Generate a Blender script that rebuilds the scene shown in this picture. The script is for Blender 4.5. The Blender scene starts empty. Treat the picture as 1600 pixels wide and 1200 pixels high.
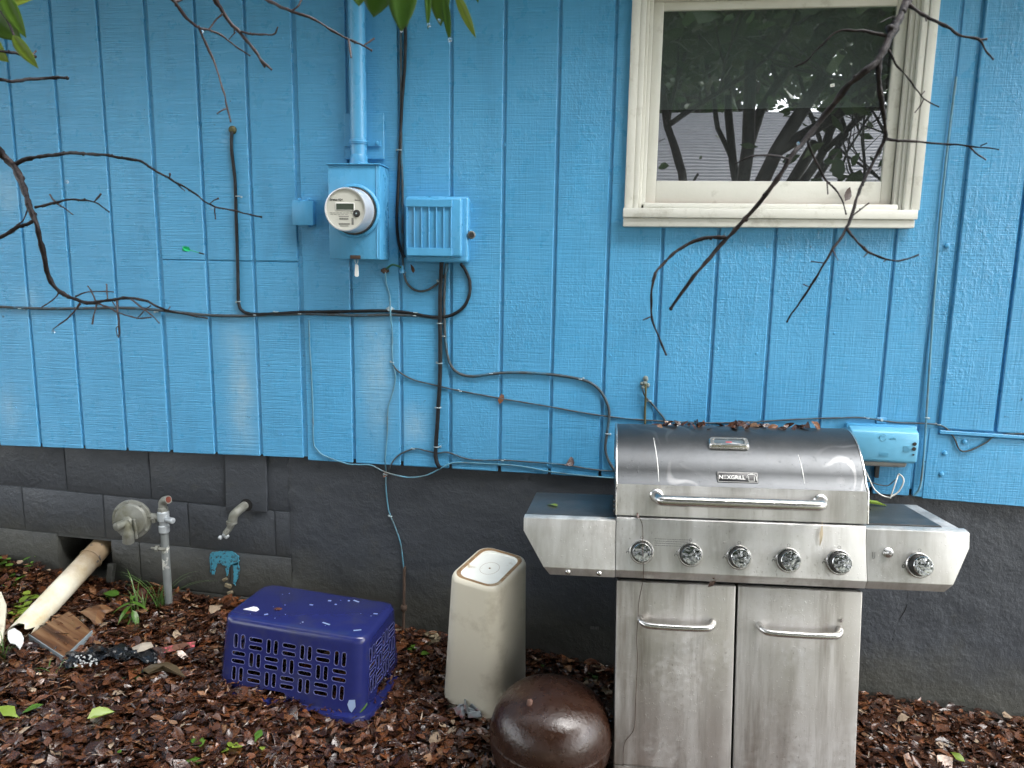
import bpy, bmesh, math, random
import numpy as np
from mathutils import Vector, Matrix, noise

random.seed(7)
rng = np.random.default_rng(7)
S = bpy.context.scene
COL = S.collection
PI = math.pi

# ------------------------------------------------------------------ camera
FPX, CW, CH = 1180.0, 1600, 1200
CAM = Vector((0.0, -2.95, 1.5))
YAW, PIT, ROL = (math.radians(a) for a in (-6.979, 9.323, 0.948))
fwd = Vector((math.sin(YAW) * math.cos(PIT), math.cos(YAW) * math.cos(PIT), -math.sin(PIT)))
_r0 = Vector((math.cos(YAW), -math.sin(YAW), 0)); _u0 = _r0.cross(fwd)
right = math.cos(ROL) * _r0 + math.sin(ROL) * _u0
upv = -math.sin(ROL) * _r0 + math.cos(ROL) * _u0
cd = bpy.data.cameras.new('camera'); cam = bpy.data.objects.new('camera', cd); COL.objects.link(cam)
cam.matrix_world = Matrix(((right.x, upv.x, -fwd.x, CAM.x), (right.y, upv.y, -fwd.y, CAM.y), (right.z, upv.z, -fwd.z, CAM.z), (0, 0, 0, 1)))
cd.sensor_width = 36; cd.lens = 36 * FPX / CW; cd.clip_start = 0.05; cd.clip_end = 300
cd.dof.use_dof = True; cd.dof.focus_distance = 2.75; cd.dof.aperture_fstop = 9
S.camera = cam

# ------------------------------------------------------------------ light
EXPOSURE = 2.62
W = bpy.data.worlds.new('World'); S.world = W; W.use_nodes = True
wn, wl = W.node_tree.nodes, W.node_tree.links
wn.clear()
SUN_EL, SUN_ROT = 50, 122      # degrees; rotation clockwise from +Y: behind the camera, towards +X
sky = wn.new('ShaderNodeTexSky'); sky.sky_type = 'NISHITA'; sky.sun_disc = False
sky.sun_elevation = math.radians(SUN_EL); sky.sun_rotation = math.radians(SUN_ROT)
sky.air_density = 1.0; sky.dust_density = 2.0; sky.ozone_density = 1.0
hs = wn.new('ShaderNodeHueSaturation'); hs.inputs['Saturation'].default_value = 0.22   # cloud cover: grey rather than blue
bg = wn.new('ShaderNodeBackground'); bg.inputs['Strength'].default_value = 0.15
wo = wn.new('ShaderNodeOutputWorld')
wl.new(sky.outputs[0], hs.inputs['Color']); wl.new(hs.outputs[0], bg.inputs['Color']); wl.new(bg.outputs[0], wo.inputs['Surface'])
sd = bpy.data.lights.new('sun', 'SUN'); sun = bpy.data.objects.new('sun', sd); COL.objects.link(sun)
sd.energy = 1.5; sd.angle = math.radians(60); sd.color = (1.0, 0.97, 0.93)
_az, _el = math.radians(SUN_ROT), math.radians(SUN_EL)
sdir = Vector((math.sin(_az) * math.cos(_el), math.cos(_az) * math.cos(_el), math.sin(_el)))
sun.rotation_euler = sdir.to_track_quat('Z', 'Y').to_euler(); sun.location = sdir * 20
S.view_settings.view_transform = 'Standard'; S.view_settings.look = 'None'
S.view_settings.exposure = EXPOSURE; S.view_settings.gamma = 1; S.view_settings.use_curve_mapping = False
S.render.engine = 'CYCLES'; S.cycles.max_bounces = 6; S.cycles.use_denoising = True

# ------------------------------------------------------------------ placement helpers
def ray(px, py):
    return fwd + (px - CW / 2) / FPX * right - (py - CH / 2) / FPX * upv
def P(px, py, d=0.0):
    """point at a distance d in front of the wall face (the plane y = 0) seen at that place of the photograph"""
    v = ray(px, py); return CAM + v * ((-d - CAM.y) / v.y)
GX = [-6, -2.7, -2.4, -2.08, -1.53, -0.84, -0.2, 0.06, 1.1, 1.35, 1.7, 5]
GZ = [0.11, 0.085, 0.04, 0.015, -0.03, -0.10, -0.17, -0.20, -0.225, -0.255, -0.28, -0.33]
def ground_z(x, y):
    return float(np.interp(x, GX, GZ)) - 0.09 * min(max(-y, 0), 1.6)
def G(px, py, h=0.0):
    v = ray(px, py); t = 1.2
    for _ in range(60):
        q = CAM + v * t
        t += (q.z - ground_z(q.x, q.y) - h) * 0.6
    return CAM + v * t

# ------------------------------------------------------------------ object helpers
ORIG = {}
def tag(o, label, cat, group=None):
    o['label'] = label; o['category'] = cat
    if group: o['group'] = group
    return o
def thing(name, label, cat, loc=(0, 0, 0), group=None):
    o = bpy.data.objects.new(name, None); COL.objects.link(o); o.location = loc
    o.empty_display_size = 0.05; ORIG[o.name] = Vector(loc)
    return tag(o, label, cat, group)

class MB:
    def __init__(s): s.v = []; s.f = []; s.c = None
    def add(s, vs, fs):
        b = len(s.v); s.v += [tuple(p) for p in vs]; s.f += [tuple(i + b for i in f) for f in fs]; return s
    def box(s, x0, x1, y0, y1, z0, z1):
        return s.add([(x0, y0, z0), (x1, y0, z0), (x1, y1, z0), (x0, y1, z0), (x0, y0, z1), (x1, y0, z1), (x1, y1, z1), (x0, y1, z1)],
                     [(0, 3, 2, 1), (4, 5, 6, 7), (0, 1, 5, 4), (1, 2, 6, 5), (2, 3, 7, 6), (3, 0, 4, 7)])
    def obox(s, c, h, M=None):
        M = M or Matrix.Identity(3); c = Vector(c); k = len(s.v)
        s.box(-h[0], h[0], -h[1], h[1], -h[2], h[2])
        for i in range(k, len(s.v)): s.v[i] = tuple(c + M @ Vector(s.v[i]))
        return s
    def prism(s, poly, y0, y1):                     # outline in x, z pushed from y0 to y1
        n = len(poly)
        vs = [(x, y0, z) for x, z in poly] + [(x, y1, z) for x, z in poly]
        return s.add(vs, [tuple(range(n)), tuple(range(2 * n - 1, n - 1, -1))] + [(i, i + n, (i + 1) % n + n, (i + 1) % n) for i in range(n)])
    def extr_x(s, poly, x0, x1):                    # outline in y, z pushed from x0 to x1
        n = len(poly)
        vs = [(x0, y, z) for y, z in poly] + [(x1, y, z) for y, z in poly]
        return s.add(vs, [tuple(range(n)), tuple(range(2 * n - 1, n - 1, -1))] + [(i, i + n, (i + 1) % n + n, (i + 1) % n) for i in range(n)])
    def rings(s, rs, cap0=True, cap1=True, closed=True):
        b = len(s.v); n = len(rs[0])
        for r in rs: s.v += [tuple(p) for p in r]
        m = n if closed else n - 1
        for k in range(len(rs) - 1):
            for i in range(m):
                j = (i + 1) % n
                s.f.append((b + k * n + i, b + k * n + j, b + (k + 1) * n + j, b + (k + 1) * n + i))
        if cap0: s.f.append(tuple(b + i for i in range(n - 1, -1, -1)))
        if cap1: s.f.append(tuple(b + (len(rs) - 1) * n + i for i in range(n)))
        return s
    def tube(s, pts, rad, n=8, cap=True, wob=0):
        pts = [Vector(p) for p in pts]; k = len(pts)
        R = rad if hasattr(rad, '__len__') else [rad] * k
        t = (pts[1] - pts[0]).normalized()
        u = t.orthogonal().normalized(); rs = []
        for i in range(k):
            t2 = (pts[min(i + 1, k - 1)] - pts[max(i - 1, 0)])
            t2 = t2.normalized() if t2.length > 1e-9 else t
            u = (u - t2 * u.dot(t2)); u = u.normalized() if u.length > 1e-6 else t2.orthogonal().normalized()
            w = t2.cross(u); t = t2
            rs.append([pts[i] + (u * math.cos(2 * PI * a / n) + w * math.sin(2 * PI * a / n)) * R[i] * (1 + (random.uniform(-wob, wob) if wob else 0)) for a in range(n)])
        return s.rings(rs, cap, cap)
    def lathe(s, prof, o, ax=(0, 0, 1), n=32, cap0=True, cap1=True):   # profile of (radius, height)
        o = Vector(o); ax = Vector(ax).normalized(); u = ax.orthogonal().normalized(); w = ax.cross(u)
        rs = [[o + ax * h + (u * math.cos(2 * PI * a / n) + w * math.sin(2 * PI * a / n)) * max(r, 1e-4) for a in range(n)] for r, h in prof]
        return s.rings(rs, cap0, cap1)
    def ball(s, c, r, n=10):
        return s.lathe([(r * math.sin(PI * i / 6), -r * math.cos(PI * i / 6)) for i in range(7)], c, (0, 0, 1), n)
    def build(s, name, mat, parent=None, smooth=None, bevel=0, seg=1, loc=None):
        me = bpy.data.meshes.new(name)
        off = ORIG.get(parent.name, Vector()) if parent else Vector(loc or (0, 0, 0))
        me.from_pydata([(x - off.x, y - off.y, z - off.z) for x, y, z in s.v], [], s.f)
        bm = bmesh.new(); bm.from_mesh(me)
        bmesh.ops.recalc_face_normals(bm, faces=bm.faces)
        if bevel:
            ed = [e for e in bm.edges if len(e.link_faces) == 2 and e.calc_face_angle(0) > 0.6]
            bmesh.ops.bevel(bm, geom=ed, offset=bevel, segments=seg, affect='EDGES', profile=0.5, clamp_overlap=True)
        bm.to_mesh(me); bm.free()
        if smooth is not None:
            me.shade_smooth()
            me.set_sharp_from_angle(angle=math.radians(smooth))
        o = bpy.data.objects.new(name, me); COL.objects.link(o)
        for m in (mat if isinstance(mat, (list, tuple)) else [mat]): me.materials.append(m)
        if parent: o.parent = parent; ORIG[o.name] = off
        else: o.location = off; ORIG[o.name] = off
        return o

def spline(pts, k=6):
    p = [Vector(q) for q in pts]
    if len(p) < 3: return p
    p = [p[0] * 2 - p[1]] + p + [p[-1] * 2 - p[-2]]
    out = []
    for i in range(1, len(p) - 2):
        a, b, c, d = p[i - 1:i + 3]
        for j in range(k):
            t = j / k
            out.append(0.5 * ((2 * b) + (c - a) * t + (2 * a - 5 * b + 4 * c - d) * t * t + (3 * b - a - 3 * c + d) * t ** 3))
    return out + [p[-2]]

def text_mesh(body, size, mat, name, parent, M, depth=0.0004, bold=0.0, align='CENTER'):
    cu = bpy.data.curves.new('t', 'FONT'); cu.body = body; cu.size = size; cu.extrude = depth; cu.align_x = align; cu.offset = bold; cu.resolution_u = 3
    to = bpy.data.objects.new('t', cu); COL.objects.link(to)
    me = bpy.data.meshes.new_from_object(to.evaluated_get(bpy.context.evaluated_depsgraph_get()))
    bpy.data.objects.remove(to); bpy.data.curves.remove(cu)
    me.transform(M); me.materials.clear(); me.materials.append(mat)
    o = bpy.data.objects.new(name, me); COL.objects.link(o); me.name = name
    o.parent = parent; off = ORIG[parent.name]; ORIG[o.name] = off
    me.transform(Matrix.Translation(-off))
    return o
FRONT = Matrix.Rotation(PI / 2, 4, 'X')             # lettering that stands up and faces the camera side (-y)

# ------------------------------------------------------------------ materials
class NT:
    def __init__(s, name):
        s.m = bpy.data.materials.new(name); s.m.use_nodes = True
        s.t = s.m.node_tree; s.n = s.t.nodes; s.l = s.t.links
        s.b = s.n['Principled BSDF']; s.out = s.n['Material Output']
        s.pos = None
    def new(s, k, **kw):
        n = s.n.new(k)
        for a, v in kw.items(): setattr(n, a, v)
        return n
    def geo(s, obj=False):
        if obj: return s.new('ShaderNodeTexCoord').outputs['Object']
        if not s.pos: s.pos = s.new('ShaderNodeNewGeometry').outputs['Position']
        return s.pos
    def noise(s, scale=10, detail=4, rough=0.55, stretch=None, obj=False, off=None):
        n = s.new('ShaderNodeTexNoise'); n.inputs['Scale'].default_value = scale; n.inputs['Detail'].default_value = detail; n.inputs['Roughness'].default_value = rough
        src = s.geo(obj)
        if stretch or off:
            mp = s.new('ShaderNodeMapping'); s.l.new(src, mp.inputs[0]); src = mp.outputs[0]
            if stretch: mp.inputs['Scale'].default_value = stretch
            if off: mp.inputs['Location'].default_value = off
        s.l.new(src, n.inputs['Vector']); return n.outputs['Fac']
    def ramp(s, fac, *stops):
        r = s.new('ShaderNodeValToRGB'); e = r.color_ramp.elements
        while len(e) < len(stops): e.new(0.5)
        for i, (p, c) in enumerate(stops):
            e[i].position = p; e[i].color = (c, c, c, 1) if isinstance(c, (int, float)) else (*c, 1)
        s.l.new(fac, r.inputs[0]); return r.outputs[0]
    def mix(s, a, b, fac, mode='MIX'):
        m = s.new('ShaderNodeMix', data_type='RGBA', blend_type=mode)
        for k, v in ((0, fac), (6, a), (7, b)):
            if hasattr(v, 'is_output'): s.l.new(v, m.inputs[k])
            else: m.inputs[k].default_value = v if k == 0 else ((*v, 1) if len(v) == 3 else v)
        return m.outputs[2]
    def math(s, op, a, b=0.0, clamp=False):
        m = s.new('ShaderNodeMath', operation=op, use_clamp=clamp)
        for k, v in ((0, a), (1, b)):
            if hasattr(v, 'is_output'): s.l.new(v, m.inputs[k])
            else: m.inputs[k].default_value = v
        return m.outputs[0]
    def bump(s, h, dist=0.001, strength=1.0, prev=None):
        b = s.new('ShaderNodeBump'); b.inputs['Distance'].default_value = dist; b.inputs['Strength'].default_value = strength
        s.l.new(h, b.inputs['Height'])
        if prev: s.l.new(prev, b.inputs['Normal'])
        return b.outputs[0]
    def set(s, **kw):
        for k, v in kw.items():
            i = s.b.inputs[k.replace('_', ' ')]
            if hasattr(v, 'is_output'): s.l.new(v, i)
            else: i.default_value = (*v, 1) if isinstance(v, tuple) and len(v) == 3 else v
        return s

def simple(name, col, rough=0.5, metal=0.0, var=0.25, scale=25, bump=0.0, bscale=60, spec=0.5, dirt=None, dirt_scale=9, dirt_lo=0.5, dirt_hi=0.7):
    t = NT(name)
    dark = tuple(c * (1 - var) for c in col); lite = tuple(min(1, c * (1 + var)) for c in col)
    c = t.mix(dark, lite, t.noise(scale, 5))
    if dirt: c = t.mix(c, dirt, t.ramp(t.noise(dirt_scale, 7, 0.65), (dirt_lo, 0.0), (dirt_hi, 1.0)))
    t.set(Base_Color=c, Roughness=rough, Metallic=metal, Specular_IOR_Level=spec)
    if bump: t.set(Normal=t.bump(t.noise(bscale, 4), bump))
    return t.m

def blue_paint(name, rough_wall=True, lite=1.0):
    t = NT(name)
    base = tuple(c * lite for c in (0.064, 0.310, 0.565)); alt = tuple(c * lite for c in (0.084, 0.350, 0.615))
    c = t.mix(base, alt, t.ramp(t.noise(2.2, 5), (0.35, 0.0), (0.65, 1.0)))
    c = t.mix(c, tuple(k * 0.72 for k in base), t.ramp(t.noise(7, 7, 0.72, (1.3, 1, 0.3)), (0.50, 0.0), (0.8, 0.75)))
    if rough_wall:
        xyz = t.new('ShaderNodeSeparateXYZ'); t.l.new(t.geo(), xyz.inputs[0])
        tot = None
        for px, py, sx, sz, k in ((377, 615, 0.055, 0.24, 0.95), (368, 540, 0.06, 0.09, 0.6), (590, 585, 0.062, 0.24, 0.9), (648, 665, 0.05, 0.08, 0.65), (15, 640, 0.05, 0.10, 0.5), (10, 300, 0.06, 0.09, 0.5), (45, 470, 0.05, 0.06, 0.35)):
            q = P(px, py)
            ax = t.math('POWER', t.math('DIVIDE', t.math('ABSOLUTE', t.math('SUBTRACT', xyz.outputs[0], q.x)), sx), 2.2)
            az = t.math('POWER', t.math('DIVIDE', t.math('ABSOLUTE', t.math('SUBTRACT', xyz.outputs[2], q.z)), sz), 2.2)
            g = t.math('MULTIPLY', t.math('EXPONENT', t.math('MULTIPLY', t.math('ADD', ax, az), -1.0)), k)
            tot = g if tot is None else t.math('MAXIMUM', tot, g)
        worn = t.math('MULTIPLY', tot, t.ramp(t.noise(17, 7, 0.75, (1.0, 1, 0.6)), (0.30, 0.15), (0.62, 1.0)), True)
        c = t.mix(c, (0.33, 0.50, 0.60), worn)
    oi = t.new('ShaderNodeObjectInfo')
    c = t.mix(c, (0.15, 0.40, 0.60), t.math('MULTIPLY', oi.outputs['Random'], 0.10))
    c = t.mix(c, tuple(k * 0.80 for k in base), t.math('MULTIPLY', t.math('FRACT', t.math('MULTIPLY', oi.outputs['Random'], 7.3)), 0.25))
    # specks of dirt and bare nail heads
    c = t.mix(c, (0.02, 0.06, 0.10), t.ramp(t.noise(33, 3, 0.5), (0.73, 0.0), (0.77, 0.8)))
    t.set(Base_Color=c, Roughness=t.ramp(t.noise(14, 4), (0.3, 0.22), (0.7, 0.42)), Specular_IOR_Level=0.55)
    if rough_wall:
        kerf = t.ramp(t.noise(1.0, 3, 0.6, (5, 5, 210)), (0.36, 0.0), (0.56, 1.0))
        brush = t.noise(1.0, 4, 0.6, (130, 30, 5))
        blob = t.ramp(t.noise(75, 3, 0.5), (0.50, 0.0), (0.64, 1.0))
        drip = t.ramp(t.noise(1.0, 5, 0.65, (60, 20, 22)), (0.5, 0.0), (0.62, 1.0))
        where = t.ramp(t.noise(1.7, 2), (0.42, 0.0), (0.6, 1.0))
        side = t.new('ShaderNodeMapRange'); t.l.new(xyz.outputs[0], side.inputs[0])
        side.inputs[1].default_value = -1.6; side.inputs[2].default_value = 0.2      # brushed on thicker towards the window
        side = side.outputs[0]
        n = t.bump(t.math('MULTIPLY', kerf, t.math('SUBTRACT', 1.0, t.math('MULTIPLY', side, 0.45))), 0.0010, 0.9)
        n = t.bump(t.math('MULTIPLY', brush, t.math('ADD', 0.25, t.math('MULTIPLY', side, 0.75))), 0.0018, 0.8, n)
        blobs = t.math('MULTIPLY', t.math('MULTIPLY', blob, where), t.math('ADD', 0.35, t.math('MULTIPLY', side, 0.65)))
        n = t.bump(blobs, 0.0007, 0.8, n)
        n = t.bump(t.math('MULTIPLY', t.math('MULTIPLY', drip, where), side), 0.0011, 0.8, n)
        t.set(Normal=n)
    else:
        t.set(Normal=t.bump(t.noise(90, 4), 0.0004))
    return t.m

M_BLUE = blue_paint('blue wall paint'); M_BLUEM = blue_paint('blue paint on metal', False)

def foundation_paint():
    t = NT('dark grey masonry paint')
    c = t.mix((0.028, 0.033, 0.041), (0.047, 0.054, 0.065), t.noise(3, 6, 0.65))
    c = t.mix(c, (0.055, 0.058, 0.055), t.ramp(t.noise(13, 7, 0.7), (0.58, 0.0), (0.78, 0.8)))
    xyz = t.new('ShaderNodeSeparateXYZ'); t.l.new(t.geo(), xyz.inputs[0])
    # mould and splashed mud as ragged patches near the soil
    hgt = t.math('SUBTRACT', 0.17, t.math('ADD', xyz.outputs[2], t.math('MULTIPLY', xyz.outputs[0], 0.09)))
    mud = t.math('MULTIPLY', t.ramp(t.math('ADD', hgt, t.math('MULTIPLY', t.noise(6, 6, 0.7), 0.3)), (0.16, 0.0), (0.36, 1.0)), 0.55)
    c = t.mix(c, (0.060, 0.058, 0.040), mud)
    t.set(Base_Color=c, Roughness=t.ramp(t.noise(9, 4), (0.3, 0.38), (0.7, 0.62)), Specular_IOR_Level=0.5)
    n = t.bump(t.noise(5, 3, 0.5), 0.008, 0.5)
    n = t.bump(t.ramp(t.noise(30, 6, 0.68, (1, 1, 1)), (0.40, 0.0), (0.66, 1.0)), 0.0021, 0.75, n)
    n = t.bump(t.noise(160, 3, 0.6), 0.0007, 0.7, n)
    t.set(Normal=n); return t.m
M_FOUND = foundation_paint()

def white_wood():
    t = NT('weathered white window paint')
    c = t.mix((0.60, 0.60, 0.54), (0.74, 0.74, 0.69), t.noise(6, 5))
    c = t.mix(c, (0.30, 0.28, 0.22), t.ramp(t.noise(11, 7, 0.72, (1, 1, 1)), (0.56, 0.0), (0.80, 0.75)))
    c = t.mix(c, (0.10, 0.085, 0.06), t.ramp(t.noise(45, 5, 0.7), (0.70, 0.0), (0.76, 0.8)))
    t.set(Base_Color=c, Roughness=0.5, Normal=t.bump(t.noise(40, 5), 0.0012)); return t.m
M_WHITE = white_wood()
M_BAREWOOD = simple('bare weathered wood', (0.26, 0.13, 0.08), 0.7, var=0.4, scale=30)

def steel(name, base=(0.60, 0.59, 0.57), rough=0.27, grime=0.6, streak=0.5, metal=1.0, rings=False):
    t = NT(name); obj = True
    c = t.mix(tuple(b * 0.86 for b in base), base, t.noise(3.0, 4, 0.6, None, obj))
    speck = t.ramp(t.noise(55, 6, 0.75, None, obj), (0.46, 0.0), (0.66, 1.0))          # dried rain spots
    area = t.ramp(t.noise(4, 4, 0.6, None, obj), (0.38, 0.0), (0.66, 1.0))
    run_band = t.ramp(t.noise(1.0, 4, 0.6, (11, 8, 0.9), obj), (0.38, 0.0), (0.64, 1.0))     # runs of old rain, and bands of uneven reflection put into the colour
    dirt = t.math('ADD', t.math('MULTIPLY', t.math('MULTIPLY', speck, area), grime), t.math('MULTIPLY', run_band, streak * 0.5), True)  # rain spots and runs together with the painted reflection bands
    c = t.mix(c, tuple(min(.66, b * 1.35 + .04) for b in base), t.math('MULTIPLY', dirt, 0.6))
    c = t.mix(c, tuple(b * f_ for b, f_ in zip(base, (0.50, 0.475, 0.44))), t.math('MULTIPLY', t.ramp(t.noise(1.0, 5, 0.68, (10, 8, 0.9), obj, (2, 7, 1)), (0.45, 0.0), (0.66, 1.0)), min(1.0, streak * 0.7)))  # darker streaks of grime and of reflection painted into the steel
    if rings:                                                                                 # curled outlines of dried puddles
        w = t.math('SINE', t.math('MULTIPLY', t.noise(4.2, 1, 0.3, None, obj), 85.0))
        c = t.mix(c, (0.42, 0.42, 0.42), t.math('MULTIPLY', t.math('MULTIPLY', t.ramp(w, (0.5, 0.0), (0.95, 1.0)), t.ramp(t.noise(2.3, 2, .5, None, obj, (4, 2, 9)), (.50, 0.0), (.60, 1.0))), 0.26))
    brown = t.ramp(t.noise(9, 7, 0.78, (1, 1, 1), obj, (3, 1, 5)), (0.58, 0.0), (0.82, 0.5 * grime))
    c = t.mix(c, (0.17, 0.135, 0.09), brown)
    dots = t.ramp(t.noise(120, 3, 0.5, (1, 1, .6), obj, (7, 0, 2)), (0.655, 0.0), (0.70, min(1.0, 0.6 * grime)))
    c = t.mix(c, (0.16, 0.14, 0.12), t.math('MULTIPLY', dots, area))
    brushed = t.noise(1.0, 2, 0.5, (4, 4, 300), obj)
    r = t.math('ADD', t.math('ADD', t.math('MULTIPLY', dirt, 0.22), rough - 0.03), t.math('MULTIPLY', brushed, 0.06))
    t.set(Base_Color=c, Roughness=r, Metallic=t.math('MULTIPLY', metal, t.math('SUBTRACT', 1.0, t.math('MULTIPLY', dirt, 0.45))))
    n = t.bump(t.noise(2.6, 2, 0.4, None, obj), 0.006, 0.22)
    drops = t.ramp(t.noise(170, 2, 0.4, None, obj), (0.68, 0.0), (0.74, 1.0))
    t.set(Normal=t.bump(drops, 0.0006, 0.7, n)); return t.m
M_STEEL = steel('wet brushed stainless steel', (0.60, 0.60, 0.58), rough=.34, grime=.8, streak=1.0, metal=.74); M_STEELD = steel('streaked stainless steel', (0.57, 0.55, 0.525), 0.36, .8, 1.45, .76)
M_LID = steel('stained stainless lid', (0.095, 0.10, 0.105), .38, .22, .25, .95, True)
M_CHROME = steel('handle steel', (0.64, 0.63, 0.61), 0.24, 0.2, 0.1)
def knob_chrome():
    t = NT('rain speckled chrome with painted reflections')
    t.set(Base_Color=t.mix((0.72, 0.73, 0.72), (0.16, 0.18, 0.16), t.ramp(t.noise(95, 3, .5), (.50, 0.0), (.62, .8))), Metallic=1.0, Roughness=0.16)  # dark greenish blotches paint mirrored surroundings into the colour
    t.set(Normal=t.bump(t.ramp(t.noise(85, 1, 0.4), (0.35, 0.0), (0.68, 1.0)), 0.0012, 0.7)); return t.m
M_KNOB = knob_chrome()
M_BLACK = simple('black enamel', (0.012, 0.012, 0.014), 0.35)
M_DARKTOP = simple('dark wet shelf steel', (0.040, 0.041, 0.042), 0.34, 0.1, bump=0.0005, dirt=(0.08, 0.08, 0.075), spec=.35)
M_RUBBER = simple('black cable sheath', (0.010, 0.011, 0.013), 0.5, var=0.4, spec=.25, dirt=(0.035, 0.045, 0.055))
M_GREYCABLE = simple('weathered grey cable', (0.052, 0.062, 0.068), 0.55, var=0.4, spec=.3, dirt=(0.05, 0.16, 0.24), dirt_scale=14)
M_BLUEWIRE = simple('overpainted thin wire', (0.09, 0.24, 0.33), 0.45, var=0.35, dirt=(0.10, 0.11, 0.10), dirt_scale=12)
M_OLIVE = simple('mossy green wire', (0.09, 0.085, 0.03), 0.6, var=0.4)
M_WHITEWIRE = simple('white wire', (0.62, 0.63, 0.60), 0.45, var=0.1)
M_CLIP = simple('pale metal clip', (0.42, 0.52, 0.56), 0.35, 0.4)
M_RUST = simple('rusty steel', (0.07, 0.045, 0.032), 0.75, 0.2, var=0.5, scale=40, bump=0.001)
M_GALV = simple('mossy galvanised steel', (0.19, 0.195, 0.175), 0.55, 0.25, var=0.35, scale=24, bump=0.0010, dirt=(0.11, 0.11, 0.075), dirt_scale=11)
M_GALVL = simple('pale grey painted fitting', (0.34, 0.37, 0.39), 0.42, 0.2, var=0.2, dirt=(0.13, 0.13, 0.08))
M_METERFACE = simple('meter face plate', (0.52, 0.52, 0.47), 0.35, var=0.05)
M_METERSIDE = simple('clear meter cover rim', (0.60, 0.62, 0.65), 0.16, 0.35, var=0.15, spec=0.8)
M_LCD = simple('grey display', (0.055, 0.07, 0.055), 0.15)
M_INK = simple('black print', (0.02, 0.02, 0.022), 0.5)
M_GREYINK = simple('grey print', (0.16, 0.16, 0.15), 0.5)
M_PLATE = simple('white print', (0.80, 0.80, 0.78), 0.4, var=0.03)
M_REDINK = simple('red print', (0.35, 0.03, 0.04), 0.4)
M_BASKET = simple('royal blue plastic', (0.014, 0.019, 0.105), 0.17, var=0.15, bump=0.0004, dirt=(0.035, 0.038, 0.075), dirt_scale=7, dirt_lo=.5, dirt_hi=.8)
M_BASKETRIM = simple('paler blue plastic edge', (0.10, 0.11, 0.26), 0.4)  # paler than the basket body, for the slot edges
M_BLUEPAINTSPOT = simple('splash of light blue paint', (0.05, 0.30, 0.42), 0.4, var=0.2)
M_PALEPAINT = simple('pale paint fleck', (0.26, 0.34, 0.50), 0.4, var=0.2)
M_BEIGE = simple('stained beige plastic', (0.62, 0.58, 0.475), 0.38, var=0.07, scale=5, bump=0.0005, bscale=30, dirt=(0.29, 0.245, 0.165), dirt_scale=7, dirt_lo=0.56, dirt_hi=0.9)
M_BEIGESTAIN = simple('brown water stain on plastic', (0.25, 0.15, 0.07), 0.5, var=0.45, scale=40, dirt=(0.42, 0.36, 0.26), dirt_scale=25, dirt_lo=0.52, dirt_hi=0.72)
M_BEIGETOP = simple('chalky white plastic', (0.76, 0.77, 0.72), 0.45, var=0.08, dirt=(0.33, 0.24, 0.12), dirt_scale=14, dirt_lo=0.60, dirt_hi=0.78)
def glaze():
    t = NT('brown glazed pottery')
    c = t.mix((0.012, 0.005, 0.003), (0.034, 0.015, 0.009), t.noise(9, 6, 0.65))
    c = t.mix(c, (0.085, 0.055, 0.035), t.ramp(t.noise(24, 7, 0.78), (0.58, 0.0), (0.80, 0.7)))
    t.set(Base_Color=c, Roughness=t.ramp(t.noise(18, 6, .7), (.35, .16), (.7, .42)), Specular_IOR_Level=0.42, Coat_Weight=0.15, Coat_Roughness=0.10)
    t.set(Normal=t.bump(t.noise(55, 4, 0.6), 0.0022)); return t.m
M_GLAZE = glaze()
M_PVC = simple('grimy white pipe', (0.62, 0.59, 0.48), 0.5, var=0.12, bump=0.001, dirt=(0.20, 0.12, 0.05), dirt_scale=6, dirt_lo=0.5, dirt_hi=0.68)
M_WHITESCRAP = simple('white plastic scrap', (0.72, 0.73, 0.73), 0.4, var=0.08, dirt=(0.25, 0.2, 0.15), dirt_lo=0.62, dirt_hi=0.75)
M_BLACKBAG = simple('wet black plastic', (0.010, 0.011, 0.013), 0.16, bump=0.004, bscale=45)
M_BARK = NT('wet bark')
M_BARK.set(Base_Color=M_BARK.mix((0.012, 0.008, 0.008), (0.075, 0.055, 0.05), M_BARK.ramp(M_BARK.noise(38, 5, 0.7), (0.50, 0.0), (0.80, 1.0))), Roughness=0.55, Specular_IOR_Level=0.22, Normal=M_BARK.bump(M_BARK.noise(160, 3), 0.0016))
M_BARK = M_BARK.m
M_BARKR = simple('red brown twig', (0.030, 0.014, 0.013), 0.45, var=0.5, scale=60, bump=0.0006)
M_DROP = NT('rain drop'); M_DROP.set(Base_Color=(1.0, 1.0, 1.0), Roughness=0.0, IOR=1.33, Transmission_Weight=1.0); M_DROP = M_DROP.m
def yard():
    t = NT('wet soil turning to added pale lawn')
    xyz = t.new('ShaderNodeSeparateXYZ'); t.l.new(t.geo(), xyz.inputs[0])
    far = t.ramp(t.math('ADD', t.math('MULTIPLY', xyz.outputs[1], -0.25), t.math('MULTIPLY', t.noise(1.5, 5, .6), .3)), (0.55, 0.0), (0.85, 1.0))
    soil = t.mix((0.018, 0.011, 0.008), (0.045, 0.027, 0.018), t.noise(40, 5))
    lawn = t.mix((0.10, 0.11, 0.045), (0.20, 0.19, 0.11), t.noise(6, 6, .7))  # unseen lawn, added pale to brighten what the steel mirrors
    t.set(Base_Color=t.mix(soil, lawn, far), Roughness=.6, Normal=t.bump(t.noise(40, 4), .01)); return t.m
M_SOIL = yard()
M_DARK = simple('black for unlit openings', (0.006, 0.006, 0.006), 0.9)  # near black puts the shade of openings into the colour

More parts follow.
